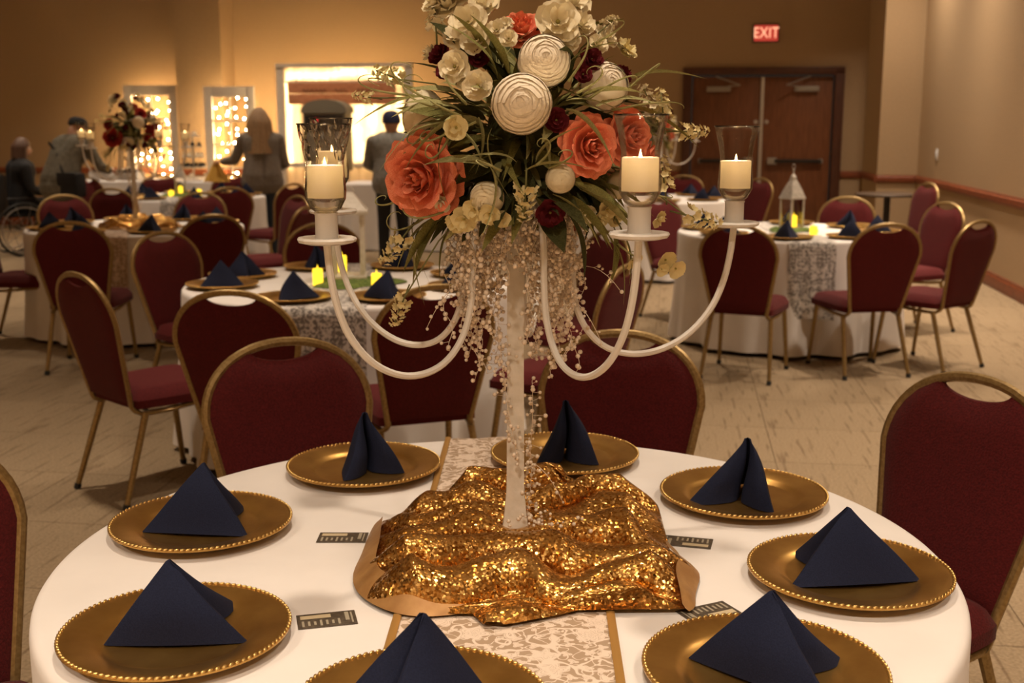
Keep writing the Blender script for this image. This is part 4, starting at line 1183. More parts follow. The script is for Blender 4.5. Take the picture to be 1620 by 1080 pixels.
# ================================================================== BEAD GARLANDS
bead_v = MB().ball((0, 0, 0), 1.0, 6, 4)
def strand_mesh(pts, r, rnd, sprig=.0, wire=True):
    mb = MB()
    for p in pts:
        q = Vector(p)
        if sprig:
            q = q + Vector((rnd.gauss(0, sprig), rnd.gauss(0, sprig), rnd.gauss(0, sprig * .4)))
        s = r * rnd.uniform(.6, 1.25)
        mb.add(bead_v.v, bead_v.f, 0, Matrix.Translation(q) @ Matrix.Scale(s, 4))
        if wire and sprig: mb.tube([Vector(p), q], .0005, 3)
    if wire and len(pts) > 1: mb.tube(pts, .0006, 4)
    return mb
def garland(label, loc, seed, n_ring, dense=True):
    rnd = random.Random(seed)
    g = thing('bead_garland', label, 'beads', loc, 0, 'bead garlands')
    zt = 1.358 - TZ
    for k in range(n_ring):
        a = 2 * PI * k / n_ring + rnd.uniform(-.1, .1)
        r0 = rnd.uniform(.055, .115)
        ln = rnd.uniform(.07, .20) if rnd.random() < .75 else rnd.uniform(.2, .30)
        if abs(math.sin(a)) > .93: ln *= .5
        pts = []
        n = int(ln / .0075)
        for i in range(n):
            t = i / max(1, n - 1)
            rr = r0 + .018 * math.sin(t * 2.2) - .02 * t
            pts.append((rr * math.cos(a) + .006 * math.sin(i * .7 + k), rr * math.sin(a) + .006 * math.cos(i * .9 + k), zt - ln * t))
        strand_mesh(pts, .0040, rnd, .006).build('bead_strand', 'pearl', g, angle=180)
    # garland winding down the post
    for off, z0, z1, ph in ((.030, zt - .12, .30, 2.6), (.026, .36, .16, 3.4), (.030, .30, .06, -.3), (.028, .20, .03, -.6)):
        n = 46; pts = []
        for i in range(n):
            t = i / (n - 1); a = ph + 1.5 * t
            pts.append((off * math.cos(a), off * math.sin(a) - .012, z0 + (z1 - z0) * t))
        strand_mesh(pts, .0036, rnd, .0085).build('bead_strand', 'pearl', g, angle=180)
    if dense:
        pts = [(.05 + rnd.gauss(0, .035), -.06 + rnd.gauss(0, .02), .062 + rnd.gauss(0, .003)) for _ in range(40)]
        strand_mesh(pts, .0034, rnd, 0, False).build('loose_beads', 'pearl', g, angle=180)['kind'] = 'stuff'
        # stray wire sprays
        for x, y, z in ((.12, -.03, .50), (-.10, -.05, .47), (.035, -.02, .15), (.10, -.02, .44)):
            d = Vector((rnd.uniform(-.3, 1) * (1 if x > 0 else -1), -.3, rnd.uniform(-.8, .1))).normalized()
            pts = [Vector((x, y, z)) + d * (.012 * i) + Vector((0, 0, -.0016 * i * i)) for i in range(6)]
            strand_mesh(pts, .0030, rnd, .004).build('bead_spray', 'pearl', g, angle=180)
garland('pearl bead strands hanging from the candelabra on the business card table', (CX, CY, TZ + .005), 3, 120)
garland('pearl bead strands on the candelabra behind the lantern table', (T2[0], T2[1], TZ + .005), 4, 18, False)

# ================================================================== LANTERNS, LED CANDLES, MOSS
def led_candle(x, y, z, label, group, h=.075, r=.024):
    o = thing('led_candle', label, 'candle', (x, y, z), random.random() * 6, group)
    MB().lathe([(0, 0), (r, 0), (r, h * .82), (r * .92, h * .93), (r * .6, h * .86), (0, h * .82)], 20, wob=lambda t, i: 1 + .03 * math.sin(3 * t + i)).build('glowing_wax', 'led_glow', o)
    MB().lathe([(0, h * .82), (.004, h * .86), (.005, h * .95), (.002, h * 1.1), (0, h * 1.18)], 8).build('flame_tip', 'led_glow', o)
    return o
def moss_mat(x, y, z, r, label, seed):
    def fn(a, b):
        an = a * 2 * PI
        rr = r * b * (1 + .18 * math.sin(3 * an + seed) + .08 * math.sin(7 * an))
        zz = .022 * max(0, 1 - b ** 4) + .008 * noise.noise(Vector((rr * 40 * math.cos(an), rr * 40 * math.sin(an), seed))) * (1 - b ** 6)
        return (rr * math.cos(an), rr * math.sin(an), max(0, zz))
    o = MB().grid(fn, 48, 12, wrap=True).build('moss_mat', 'moss', None, angle=180, loc=(x, y, z))
    return tag(o, label, 'moss', None)
moss_mat(T1[0] + .03, T1[1] - .03, TZ + .006, .20, 'flat green moss mat under the white lantern', 1.3)
ml = thing('white_lantern', 'white painted wooden lantern with open sides and pitched roof on moss', 'lantern', (T1[0], T1[1], TZ + .026), .1)
lb = MB(); lb.box((0, 0, .008), (.17, .17, .016), bev=.003)
lb.build('base', 'white_paint', ml)
for sx in (-1, 1):
    for sy in (-1, 1):
        MB().box((sx * .066, sy * .066, .16), (.022, .022, .29), bev=.002).build('post', 'white_paint', ml)
MB().box((0, 0, .311), (.19, .19, .018), bev=.003).build('top_plate', 'white_paint', ml)
rf = MB(); rf.add([(-.09, -.09, .32), (.09, -.09, .32), (.09, .09, .32), (-.09, .09, .32), (-.025, -.025, .40), (.025, -.025, .40), (.025, .025, .40), (-.025, .025, .40)],
                  [(0, 1, 5, 4), (1, 2, 6, 5), (2, 3, 7, 6), (3, 0, 4, 7), (4, 5, 6, 7), (3, 2, 1, 0)])
rf.build('roof', 'white_paint', ml, smooth=False)
MB().tube([(.03 * math.cos(t * PI / 8), 0, .40 + .03 * math.sin(t * PI / 8)) for t in range(9)], .003, 6).build('handle', 'white_paint', ml)
for (u, v, n) in ((503, 446, 0), (541, 436, 1), (596, 454, 2)):
    p = atz(u, v, TZ + .02)
    led_candle(p.x, p.y, TZ + .006 if n != 1 else TZ + .042, 'yellow glowing LED candle by the white lantern', 'LED candles by the white lantern', .082)
def metal_lantern(x, y, z, label, s, rot):
    o = thing('metal_lantern', label, 'lantern', (x, y, z), rot, 'metal lanterns'); o.scale = (s * .80, s * .80, s * .93)
    MB().box((0, 0, .01), (.16, .16, .02), bev=.004).build('base', 'lantern_metal', o)
    for sx in (-1, 1):
        for sy in (-1, 1):
            MB().box((sx * .068, sy * .068, .125), (.014, .014, .21), bev=.002).build('post', 'lantern_metal', o)
    for k in range(4):
        M = Matrix.Rotation(k * PI / 2, 4, 'Z')
        MB().add([(-.061, -.068, .021), (.061, -.068, .021), (.061, -.068, .229), (-.061, -.068, .229)], [(0, 1, 2, 3)], 0, M).build('pane', 'lantern_glass', o)
    MB().box((0, 0, .236), (.165, .165, .014), bev=.003).build('top_rim', 'lantern_metal', o)
    rf = MB(); prof = [(.079, .242), (.062, .285), (.040, .335), (.024, .365), (.020, .385)]
    for (w0, z0), (w1, z1) in zip(prof[:-1], prof[1:]):
        rf.add([(-w0, -w0, z0), (w0, -w0, z0), (w0, w0, z0), (-w0, w0, z0), (-w1, -w1, z1), (w1, -w1, z1), (w1, w1, z1), (-w1, w1, z1)], [(0, 1, 5, 4), (1, 2, 6, 5), (2, 3, 7, 6), (3, 0, 4, 7)])
    rf.build('roof', 'lantern_metal', o, smooth=False)
    MB().lathe([(.02, .38), (.026, .388), (.022, .40), (.010, .41), (.006, .43), (.009, .438), (.004, .452), (0, .46)], 14).build('finial', 'lantern_metal', o)
    MB().tube([(.018 * math.cos(2 * PI * t / 14), 0, .468 + .018 * math.sin(2 * PI * t / 14)) for t in range(14)], .0022, 5, closed=True).build('ring', 'lantern_metal', o)
p = atz(1250, 366, TZ)
metal_lantern(T4[0] + .02, T4[1] + .02, TZ + .012, 'silver pointed lantern with glass panes on table near the right wall', 1.0, .5)
led_candle(T4[0] + .03, T4[1] - .0, TZ + .033, 'yellow LED candle inside the silver pointed lantern', 'LED candles by the silver lantern', .085)
pq = atz(1287, 372, TZ); led_candle(pq.x, pq.y - .0, TZ + .006, 'yellow LED candle on the cloth beside the silver pointed lantern', 'LED candles by the silver lantern', .06, .026)
moss_mat(T4[0] + .02, T4[1] + .02, TZ + .006, .17, 'small moss mat under the silver pointed lantern', 2.1)
metal_lantern(T3[0] - .12, T3[1] + .1, TZ + .012, 'grey lantern with glass panes on the table beside the desserts', .85, .2)
led_candle(T3[0] - .12, T3[1] + .1, TZ + .030, 'yellow LED candle inside the lantern beside the desserts', 'LED candles by the desserts', .075)
for u, v in ((271, 311), (315, 309)):
    p = atz(u, v, TZ); led_candle(p.x, p.y, TZ + .006, 'yellow LED candle on the cloth of the table beside the desserts', 'LED candles by the desserts', .06, .028)
moss_mat(T3[0] - .1, T3[1] + .06, TZ + .006, .2, 'green moss mat on the table beside the desserts', 4.0)

# ================================================================== STRING-LIT DECOR AT THE BACK WALL
bulb_me = MB().ball((0, 0, 0), .013, 8, 6).mesh('bulb', 'bulb_glow', angle=180)
def string_lights(label, pts, loc, rotz=RZ):
    o = thing('string_lights', label, 'string lights', loc, rotz, 'string lights')
    if len(pts) > 1: MB().tube([(x, y, z + .014) for x, y, z in pts], .0025, 4).build('cable', 'stem', o)
    for q in pts: link('bulb', bulb_me, o, q)
    return o
def french_door(u0, u1, vt, b, label, lab2, seed, rows=5, tilt=.0):
    p0, p1 = on_back(u0, vt, b), on_back(u1, vt, b)
    W = (p1 - p0).length; H = p0.z; c = (p0 + p1) / 2
    o = thing('salvaged_door', label, 'door', (c.x, c.y, 0), RZ, 'salvaged french doors')
    T = .04; st = .115
    MB().box((-W / 2 + st / 2, 0, H / 2), (st, T, H), bev=.004).build('stile', 'white_paint', o); MB().box((W / 2 - st / 2, 0, H / 2), (st, T, H), bev=.004).build('stile', 'white_paint', o)
    MB().box((0, 0, H - .07), (W - 2 * st, T, .14), bev=.004).build('top_rail', 'white_paint', o); MB().box((0, 0, .13), (W - 2 * st, T, .26), bev=.004).build('bottom_rail', 'white_paint', o)
    z0, z1 = .26, H - .14; iw = W - 2 * st
    MB().box((0, 0, (z0 + z1) / 2), (.022, T * .8, z1 - z0), bev=.003).build('muntin', 'white_paint', o)
    for k in range(1, rows): MB().box((0, 0, z0 + (z1 - z0) * k / rows), (iw, T * .8, .022), bev=.003).build('muntin', 'white_paint', o)
    for k in range(rows):
        for s in (-1, 1): MB().box((s * iw / 4, 0, z0 + (z1 - z0) * (k + .5) / rows), (iw / 2 - .026, .004, (z1 - z0) / rows - .026)).build('pane', 'glass', o)
    rnd = random.Random(seed); pts = []
    cols = 4
    for i in range(cols):
        n = 11; x = -iw / 2 + .05 + (iw - .10) * i / (cols - 1)
        seq = range(n) if i % 2 == 0 else range(n - 1, -1, -1)
        for k in seq: pts.append((x + rnd.uniform(-.04, .04), .06 + rnd.uniform(-.01, .01), z1 - .05 - (z1 - .55) * k / (n - 1) * .9 + rnd.uniform(-.05, .05)))
    string_lights(lab2, pts, (c.x, c.y, 0))
    return o
french_door(195, 279, 135, 15.95, 'white french door decor leaning by wall behind the second candelabra', 'warm string lights behind the french door nearer the wheelchair', 1)
french_door(322, 402, 137, 15.50, 'white french door decor with small panes beside the woman in grey cardigan', 'warm string lights behind the french door beside the woman', 2)
# big window-frame backdrop
FB = 15.3
pa, pb_ = on_back(437, 101, FB), on_back(652, 101, FB); W = (pb_ - pa).length; H = pa.z; c = (pa + pb_) / 2
o = thing('backdrop_frame', 'large white frame backdrop with glowing sheer curtain and string lights', 'backdrop', (c.x, c.y, 0), RZ)
for s in (-1, 1): MB().box((s * (W / 2 - .05), 0, H / 2), (.10, .06, H), bev=.005).build('post', 'white_paint', o)
MB().box((0, 0, H - .025), (W, .10, .05), bev=.005).build('header', 'white_paint', o)
MB().box((0, 0, H - .235), (W - .2, .05, .03), bev=.004).build('crossbar', 'white_paint', o)
MB().box((0, 0, .95), (W - .2, .06, .06), bev=.004).build('sill', 'white_paint', o)
sh = MB().grid(lambda a, b: ((a - .5) * (W - .2), .025 + .012 * math.sin(a * 60), .02 + b * (H - .06)), 90, 4); sh.build('sheer_curtain', 'sheer', o, angle=180)
rnd = random.Random(4); pts = []
for k in range(13): pts.append((-W / 2 + .16 + (W - .32) * k / 12, .085, H - .13 + rnd.uniform(-.03, .03)))
for k in range(12): pts.append((-W / 2 + .135 + rnd.uniform(-.015, .015), .085, H - .26 - .095 * k))
for i in range(6):
    x = W / 2 - .15 - i * .2
    for k in range(6):
        pts.append((x + rnd.uniform(-.04, .04), .09, 1.72 - .13 * k + rnd.uniform(-.03, .03)))
string_lights('warm string lights strung inside the large white frame backdrop', pts, (c.x, c.y, 0))
# red wooden sign
q0, q1 = on_back(455, 131, FB - .08), on_back(626, 165, FB - .08)
sgn = thing('wooden_sign', 'reddish wooden sign board with script lettering hung in the backdrop frame', 'sign', (q0 + q1) / 2, RZ)
SW, SH = (Vector((q1.x, q1.y, 0)) - Vector((q0.x, q0.y, 0))).length, q0.z - q1.z
for k in range(2): MB().box((0, 0, (k - .5) * SH * .5), (SW, .022, SH * .5 - .006), bev=.003).build('plank', 'sign_wood', sgn)
sc2 = MB()
for (x0, n, am) in ((-.52, 9, .030), (-.08, 5, .025), (.22, 8, .03)):
    pts = [(x0 + i * .012, -.0135, .03 + am * math.sin(i * 1.35) * (1 if i % 7 else 1.6)) for i in range(n * 3)]
    sc2.tube(pts, .005, 5)
sc2.build('script_lettering', 'sign_ink', sgn)
for s in (-1, 1): MB().tube([(s * SW * .42, 0, SH / 2), (s * SW * .42, .05, SH / 2 + .10)], .004, 5).build('hanger', 'stem', sgn)

# ---- long tables along the back
def cloth_box(w, d, hgt, name, label, pos, rotz, seed=0):
    o = thing(name, label, 'table', pos, rotz)
    prof = [(0, 0), (.5, 0), (.93, 0), (1, -.008), (1.0, -.03)] + [(1.0, -.03 - (hgt - .045) * i / 8) for i in range(1, 9)]
    n = 160; vs_, fs = [], []
    for (k, dz) in prof:
        q = max(0, -dz - .04) / hgt
        for i in range(n):
            t = 2 * PI * i / n; ct, st = math.cos(t), math.sin(t)
            e = 10.0; rr = (abs(ct) ** e + abs(st) ** e) ** (-1 / e)
            f = 1 + 0.0
            x, y = rr * ct * w / 2 * k, rr * st * d / 2 * k
            fo = q * .035 * (1 + math.sin(i * 1.1 + seed) + .4 * math.sin(i * .43))
            nx, ny = ct, st
            vs_.append((x + nx * fo, y + ny * fo, hgt + dz))
    for j in range(len(prof) - 1):
        for i in range(n):
            k = (i + 1) % n; fs.append((j * n + i, j * n + k, (j + 1) * n + k, (j + 1) * n + i))
    MB().add(vs_, fs).build('tablecloth', 'cloth_white', o, angle=180)
    MB().box((0, 0, hgt - .02), (w * .97, d * .95, .025)).build('tabletop', 'table_laminate', o)
    return o
g = on_back(668, 330, 13.9); cloth_box(1.9, .75, .80, 'gift_table', 'long gift table in white cloth before the lit backdrop frame', (g.x, g.y, 0), RZ, 1)
d_ = on_back(235, 300, 14.5); cloth_box(2.5, .70, .78, 'dessert_table', 'long dessert table in white cloth before the french doors', (d_.x, d_.y, 0), RZ, 2)
# card box on the gift table: grey dome top, dark front, red lamp
q = on_back(518, 175, 14.7)
cb = thing('card_box', 'grey box with arched lid, dark front and small red lamp on stand', 'box', (q.x, q.y, 0), RZ)
MB().box((0, 0, .45), (.46, .34, .9), bev=.01).build('stand', 'white_paint', cb)
MB().box((0, 0, 1.27), (.55, .34, .74), bev=.015).build('body', 'grey_box', cb)
dm = [(.30 * math.cos(PI * k / 16), .17 * math.sin(PI * k / 16) ** .8) for k in range(17)]
MB().prism([(x, y) for x, y in dm], -.18, .18, M=Matrix.Translation((0, 0, 1.63)) @ Matrix.Rotation(PI / 2, 4, 'X')).build('arched_lid', 'grey_box', cb)
MB().box((0, -.172, 1.50), (.50, .012, .20), bev=.004).build('dark_front', 'dark_metal', cb)
MB().ball((-.10, -.185, 1.54), .028, 10, 8).build('red_lamp', 'red_lamp', cb)
# flower vase and folded things on the gift table
vz = thing('gift_flowers', 'small vase of yellow blooms on the gift table', 'flowers', (g.x - .42, g.y, .80), 0)
MB().lathe([(0, 0), (.05, 0), (.06, .06), (.04, .13), (.05, .16), (.045, .16), (.03, .12), (0, .02)], 16).build('vase', 'white_gloss', vz)
for k in range(9):
    a = k * 2.4; rr = .03 + .012 * k
    b_ = link('blossom', random.choice(bl_yellow), vz); b_.matrix_local = Matrix.Translation((rr * math.cos(a), rr * math.sin(a), .26 - rr * .6)) @ align((math.cos(a), math.sin(a), 1)) @ Matrix.Scale(.06, 4)
    MB().tube([(0, 0, .14), (rr * math.cos(a), rr * math.sin(a), .25 - rr * .6)], .004, 5).build('stem', 'stem', vz)
# tiered dessert stand
q = on_back(308, 300, 14.35)
ts = thing('dessert_stand', 'tiered white dessert stand with dark treats on the dessert table', 'cake stand', (q.x, q.y, .785), RZ)
MB().tube([(0, 0, 0), (0, 0, .58)], .012, 8).build('pole', 'white_gloss', ts)
for k in range(5):
    r = .19 - .022 * k; z = .03 + .13 * k
    MB().lathe([(0, z), (r * .97, z), (r, z + .006), (r, z + .016), (r * .97, z + .012), (0, z + .010)], 30).build('tier', 'white_gloss', ts)
    for i in range(9 - k):
        a = 2 * PI * i / (9 - k) + k
        if k in (1, 2, 3) or i % 2: MB().lathe([(0, 0), (.020, 0), (.026, .03), (.022, .045), (0, .052)], 8, M=Matrix.Translation((r * .76 * math.cos(a), r * .76 * math.sin(a), z + .011))).build('cupcake', 'black_item' if k in (1, 3) else 'petal_cream', ts)
# stacked dark plates and a white cake stand
for k, (u, dx) in enumerate(((168, 0), (205, 0))):
    q = on_back(u, 300, 14.4)
    t_ = thing('serving_tray', 'oval black tray on low white riser on the dessert table', 'tray', (q.x, q.y, .785), RZ, 'serving trays')
    MB().box((0, 0, .05), (.34, .22, .10), bev=.008).build('riser', 'white_gloss', t_)
    MB().lathe([(0, .10), (.15, .10), (.19, .12), (.185, .122), (.15, .108), (0, .107)], 28).build('tray', 'black_item', t_)
    for i in range(6):
        a = i * PI / 3; MB().ball((.09 * math.cos(a), .09 * math.sin(a), .130), (.035, .035, .024), 8, 6).build('pastry', 'black_item' if i % 2 else 'petal_cream', t_)

# ---- small pedestal table by the right pier
q = atz(1404, 306, TZ)
bt = thing('pedestal_table', 'small brown pedestal table standing by the right pier', 'table', (q.x, q.y, 0), 0)
MB().lathe([(0, .735), (.33, .735), (.335, .742), (.335, .755), (.33, .76), (0, .76)], 40).build('tabletop', 'table_dark', bt)
MB().tube([(0, 0, .02), (0, 0, .735)], .035, 14).build('column', 'dark_metal', bt)
for k in range(4):
    M = Matrix.Rotation(k * PI / 2 + .4, 4, 'Z')
    MB().tube([(.02, 0, .06), (.14, 0, .035), (.27, 0, .016)], [.028, .022, .016], 8, M=M).build('foot', 'dark_metal', bt)

# ================================================================== PEOPLE
def cap_pts(p0, r0, p1, r1, mb, n=12):
    p0, p1 = Vector(p0), Vector(p1)
    d = p1 - p0
    pts, rr = [], []
    ln = d.length; d = d.normalized() if ln > 1e-6 else Vector((0, 0, 1))
    for k in range(5):
        t = PI / 2 * (1 - k / 4); pts.append(p0 - d * r0 * math.sin(t)); rr.append(max(.001, r0 * math.cos(t)))
    for k in range(5):
        t = PI / 2 * (k / 4); pts.append(p1 + d * r1 * math.sin(t)); rr.append(max(.001, r1 * math.cos(t)))
    mb.tube(pts, rr, n)
def person(label, loc, rotz, caps, mats, voxel=.013, ells=()):
    """caps: (tag, p0, r0, p1, r1); ells: (tag, centre, radii)"""
    root = thing('person', label, 'person', loc, rotz)
    mb = MB()
    for tg, p0, r0, p1, r1 in caps: cap_pts(p0, r0, p1, r1, mb)
    for tg, c_, r_ in ells: mb.ball(c_, r_, 18, 12)
    tmp = mb.build('tmp_body', 'skin')
    md = tmp.modifiers.new('r', 'REMESH'); md.mode = 'VOXEL'; md.voxel_size = voxel
    ms = tmp.modifiers.new('s', 'SMOOTH'); ms.factor = .5; ms.iterations = 3
    bpy.context.view_layer.update()
    me = bpy.data.meshes.new_from_object(tmp.evaluated_get(bpy.context.evaluated_depsgraph_get()))
    bpy.data.objects.remove(tmp)
    me.name = 'body'
    co = np.empty(len(me.vertices) * 3, 'f'); me.vertices.foreach_get('co', co); co = co.reshape(-1, 3)
    no = np.empty(len(me.vertices) * 3, 'f'); me.vertices.foreach_get('normal', no); no = no.reshape(-1, 3)
    best = np.full(len(co), 1e9); tg_i = np.zeros(len(co), int)
    names = sorted({c[0] for c in caps} | {e[0] for e in ells})
    for tg, p0, r0, p1, r1 in caps:
        a = np.array(p0); d = np.array(p1) - a
        t = np.clip(((co - a) @ d) / max(1e-9, d @ d), 0, 1)
        dist = np.linalg.norm(co - (a + t[:, None] * d), axis=1) - (r0 + (r1 - r0) * t)
        m_ = dist < best; best[m_] = dist[m_]; tg_i[m_] = names.index(tg)
    for tg, c_, r_ in ells:
        r_ = np.array(r_ if isinstance(r_, (tuple, list)) else (r_,) * 3)
        q_ = np.linalg.norm((co - np.array(c_)) / r_, axis=1); dist = (q_ - 1) * r_.min()
        m_ = dist < best; best[m_] = dist[m_]; tg_i[m_] = names.index(tg)
    me.materials.clear(); me.materials.append(MATS['skin'])
    me.polygons.foreach_set('use_smooth', [True] * len(me.polygons))
    link('body', me, root)
    polys = [tuple(p.vertices) for p in me.polygons]
    for nm in names:
        if nm == 'skin': continue
        k = names.index(nm)
        sel = [p for p in polys if sum(tg_i[v] == k for v in p) * 2 >= len(p)]
        idx = {}; vs_ = []; fs = []
        for p in sel:
            f = []
            for v in p:
                if v not in idx:
                    idx[v] = len(vs_); q = co[v] + no[v] * .010
                    vs_.append(tuple(float(x) for x in q))
                f.append(idx[v])
            fs.append(tuple(f))
        MB().add(vs_, fs).build(nm, mats[nm], root, angle=180)
    return root
def head(caps, ells, c, look, r=.095):
    """head ellipsoid, neck handled elsewhere; nose, ears"""
    c = Vector(c); f = Vector(look).normalized(); s = f.cross(Vector((0, 0, 1))).normalized()
    ells.append(('skin', tuple(c), (r * .84, r * .84, r * 1.22)))
    ells.append(('skin', tuple(c + f * .022 + Vector((0, 0, -.04))), (r * .66, r * .66, r * .72)))
    caps.append(('skin', tuple(c + f * .078 + Vector((0, 0, .01))), .010, tuple(c + f * .096 + Vector((0, 0, -.022))), .014))
    for q in (-1, 1): caps.append(('skin', tuple(c + s * q * .080 + Vector((0, 0, .012))), .011, tuple(c + s * q * .081 + Vector((0, 0, -.022))), .009))
def face(root, c, look, r=.095):
    c = Vector(c); f = Vector(look).normalized(); s = f.cross(Vector((0, 0, 1))).normalized()
    for q in (-1, 1): MB().ball(tuple(c + f * .074 + s * q * .032 + Vector((0, 0, .012))), .012, 8, 6).build('eye', 'eye_white', root)
    MB().tube([c + f * .082 + s * -.022 + Vector((0, 0, -.055)), c + f * .088 + Vector((0, 0, -.056)), c + f * .082 + s * .022 + Vector((0, 0, -.055))], .006, 6).build('mouth', 'lip', root)
def hand(caps, wrist, d, palm_n, size=.17, curl=.5):
    d = Vector(d).normalized(); n = Vector(palm_n).normalized(); s = d.cross(n).normalized(); w_ = Vector(wrist)
    pe = w_ + d * size * .48
    for k in (-1, 0, 1): caps.append(('skin', tuple(w_ + s * k * .012), .017, tuple(pe + s * k * .024), .015))
    for k, ln in zip((-1.5, -.5, .5, 1.5), (.40, .50, .47, .36)):
        b = pe + s * k * .0185; m_ = b + (d * math.cos(curl) + n * math.sin(curl)) * size * ln * .5
        e = m_ + (d * math.cos(curl * 2.2) + n * math.sin(curl * 2.2)) * size * ln * .5
        caps.append(('skin', tuple(b), .0095, tuple(m_), .009)); caps.append(('skin', tuple(m_), .009, tuple(e), .0078))
    tb_ = w_ + d * size * .16 + s * .026
    tm_ = tb_ + (d * .6 + s * .7 + n * .4).normalized() * size * .22
    caps.append(('skin', tuple(tb_), .013, tuple(tm_), .011)); caps.append(('skin', tuple(tm_), .0105, tuple(tm_ + (d * .9 + n * .4).normalized() * size * .18), .009))
def torso(caps, tg, hipz, shz, lean=(0, 0), w=.17, chest=.125, hip=.145):
    lx, ly = lean
    for q in (-1, 1):
        caps.append((tg, (q * .07, 0, hipz), hip * .95, (q * .065 + lx * .5, ly * .5, hipz + (shz - hipz) * .5), chest * .92))
        caps.append((tg, (q * .065 + lx * .5, ly * .5, hipz + (shz - hipz) * .5), chest * .92, (q * w * .5 + lx, ly, shz - .09), chest))
        caps.append((tg, (lx, ly, shz - .01), .07, (q * w + lx, ly, shz - .045), .062))
    caps.append(('skin', (lx, ly, shz - .02), .058, (lx * 1.12, ly * 1.12, shz + .10), .050))
def leg(caps, hipp, knee, ankle, tg='trousers', toe=(0, .16, 0)):
    caps.append((tg, hipp, .092, knee, .062)); caps.append((tg, knee, .062, ankle, .046))
    a = Vector(ankle); a.z = .045
    caps.append(('shoes', tuple(a), .045, tuple(a + Vector(toe)), .036)); caps.append((tg, ankle, .046, tuple(a + Vector((0, 0, .04))), .045))
def arm(caps, sh, el, wr, tg):
    caps.append((tg, sh, .058, el, .046)); caps.append((tg, el, .046, wr, .036))

# woman in grey cardigan, seen from behind (local +y is her front)
caps, ells = [], []
torso(caps, 'cardigan', .93, 1.38, (0, .03), .155, .125, .155)
caps.append(('cardigan', (-.09, .0, .86), .135, (.09, .0, .86), .135))
leg(caps, (-.09, 0, .86), (-.10, .02, .48), (-.11, -.01, .10)); leg(caps, (.09, 0, .86), (.10, .01, .48), (.12, -.02, .10))
arm(caps, (-.19, .03, 1.33), (-.29, .12, 1.10), (-.40, .30, 1.08), 'cardigan'); hand(caps, (-.42, .33, 1.08), (-.6, .75, -.05), (0, 0, -1))
arm(caps, (.19, .03, 1.33), (.25, .06, 1.06), (.16, .26, .98), 'cardigan'); hand(caps, (.14, .29, .98), (-.5, .8, 0), (-.6, 0, -.6))
hc = (-.01, .05, 1.545); look = (-.35, 1, -.25); head(caps, ells, hc, look)
wp = atd(417, 330, 13.0)
pr = person('person with long light hair in grey cardigan and dark jeans, back turned', (wp.x, 13.0, 0), .25, caps, {'cardigan': 'cardigan_grey', 'trousers': 'jeans', 'shoes': 'black_cloth'}, ells=ells)
face(pr, hc, look)
def hair_fn(a, b):
    t = a * 2 * PI; z = 1.675 - b * .50
    rr = .02 + .098 * min(1, (b * 3.2)) ** .55 + .025 * b + .006 * math.sin(t * 14)
    fr = 1.0 if b < .30 else (1 - .62 * max(0, math.sin(t)) * min(1, (b - .30) * 5))
    y = .045 + rr * math.sin(t) * fr - .045 * b
    return (-.01 + rr * math.cos(t) * (1 + .12 * b), y, z)
MB().grid(hair_fn, 60, 18, wrap=True).build('hair', 'hair_light', pr, angle=180)
# the yellow cloth she holds
hx = Matrix.Translation((wp.x, 13.0, 0)) @ Matrix.Rotation(.25, 4, 'Z') @ Vector((-.49, .42, 1.03))
yc = MB().grid(lambda a, b: ((.015 + .12 * b) * math.cos(a * 2 * PI) * (1 + .15 * math.sin(a * 31)), (.01 + .05 * b) * math.sin(a * 2 * PI) * (1 + .2 * math.sin(a * 25)), .06 - .24 * b), 48, 8, wrap=True).build('yellow_cloth', 'yellow_cloth', None, angle=180, loc=hx)
tag(yc, 'folded yellow cloth held by the person in grey cardigan', 'cloth')

# person in beanie by the gift table, turned to the backdrop
caps, ells = [], []
torso(caps, 'jacket', .90, 1.36, (0, .05), .17, .135, .15)
caps.append(('jacket', (-.08, 0, .86), .14, (.08, 0, .86), .14))
leg(caps, (-.09, 0, .84), (-.10, .02, .47), (-.11, -.02, .10)); leg(caps, (.09, 0, .84), (.10, .02, .47), (.12, -.02, .10))
arm(caps, (-.21, .05, 1.31), (-.26, .10, 1.06), (-.16, .30, 1.00), 'jacket'); hand(caps, (-.14, .33, 1.0), (.3, .9, 0), (.3, 0, -.9))
arm(caps, (.21, .05, 1.31), (.27, .08, 1.06), (.20, .29, .98), 'jacket'); hand(caps, (.19, .32, .98), (-.3, .9, 0), (-.3, 0, -.9))
hc = (0, .075, 1.50); look = (-.2, 1, -.3); head(caps, ells, hc, look)
bp_ = atd(622, 330, 12.75)
pr = person('person in blue beanie and grey jacket, back turned, before the gift table', (bp_.x, 12.75, 0), .15, caps, {'jacket': 'jacket_grey', 'trousers': 'black_cloth', 'shoes': 'black_cloth'}, ells=ells)
face(pr, hc, look)
MB().lathe([(.094, 1.50), (.100, 1.505), (.102, 1.54), (.096, 1.575), (.080, 1.61), (.045, 1.635), (0, 1.642)], 24, M=Matrix.Translation((0, .07, 0))).build('beanie', 'beanie_blue', pr)

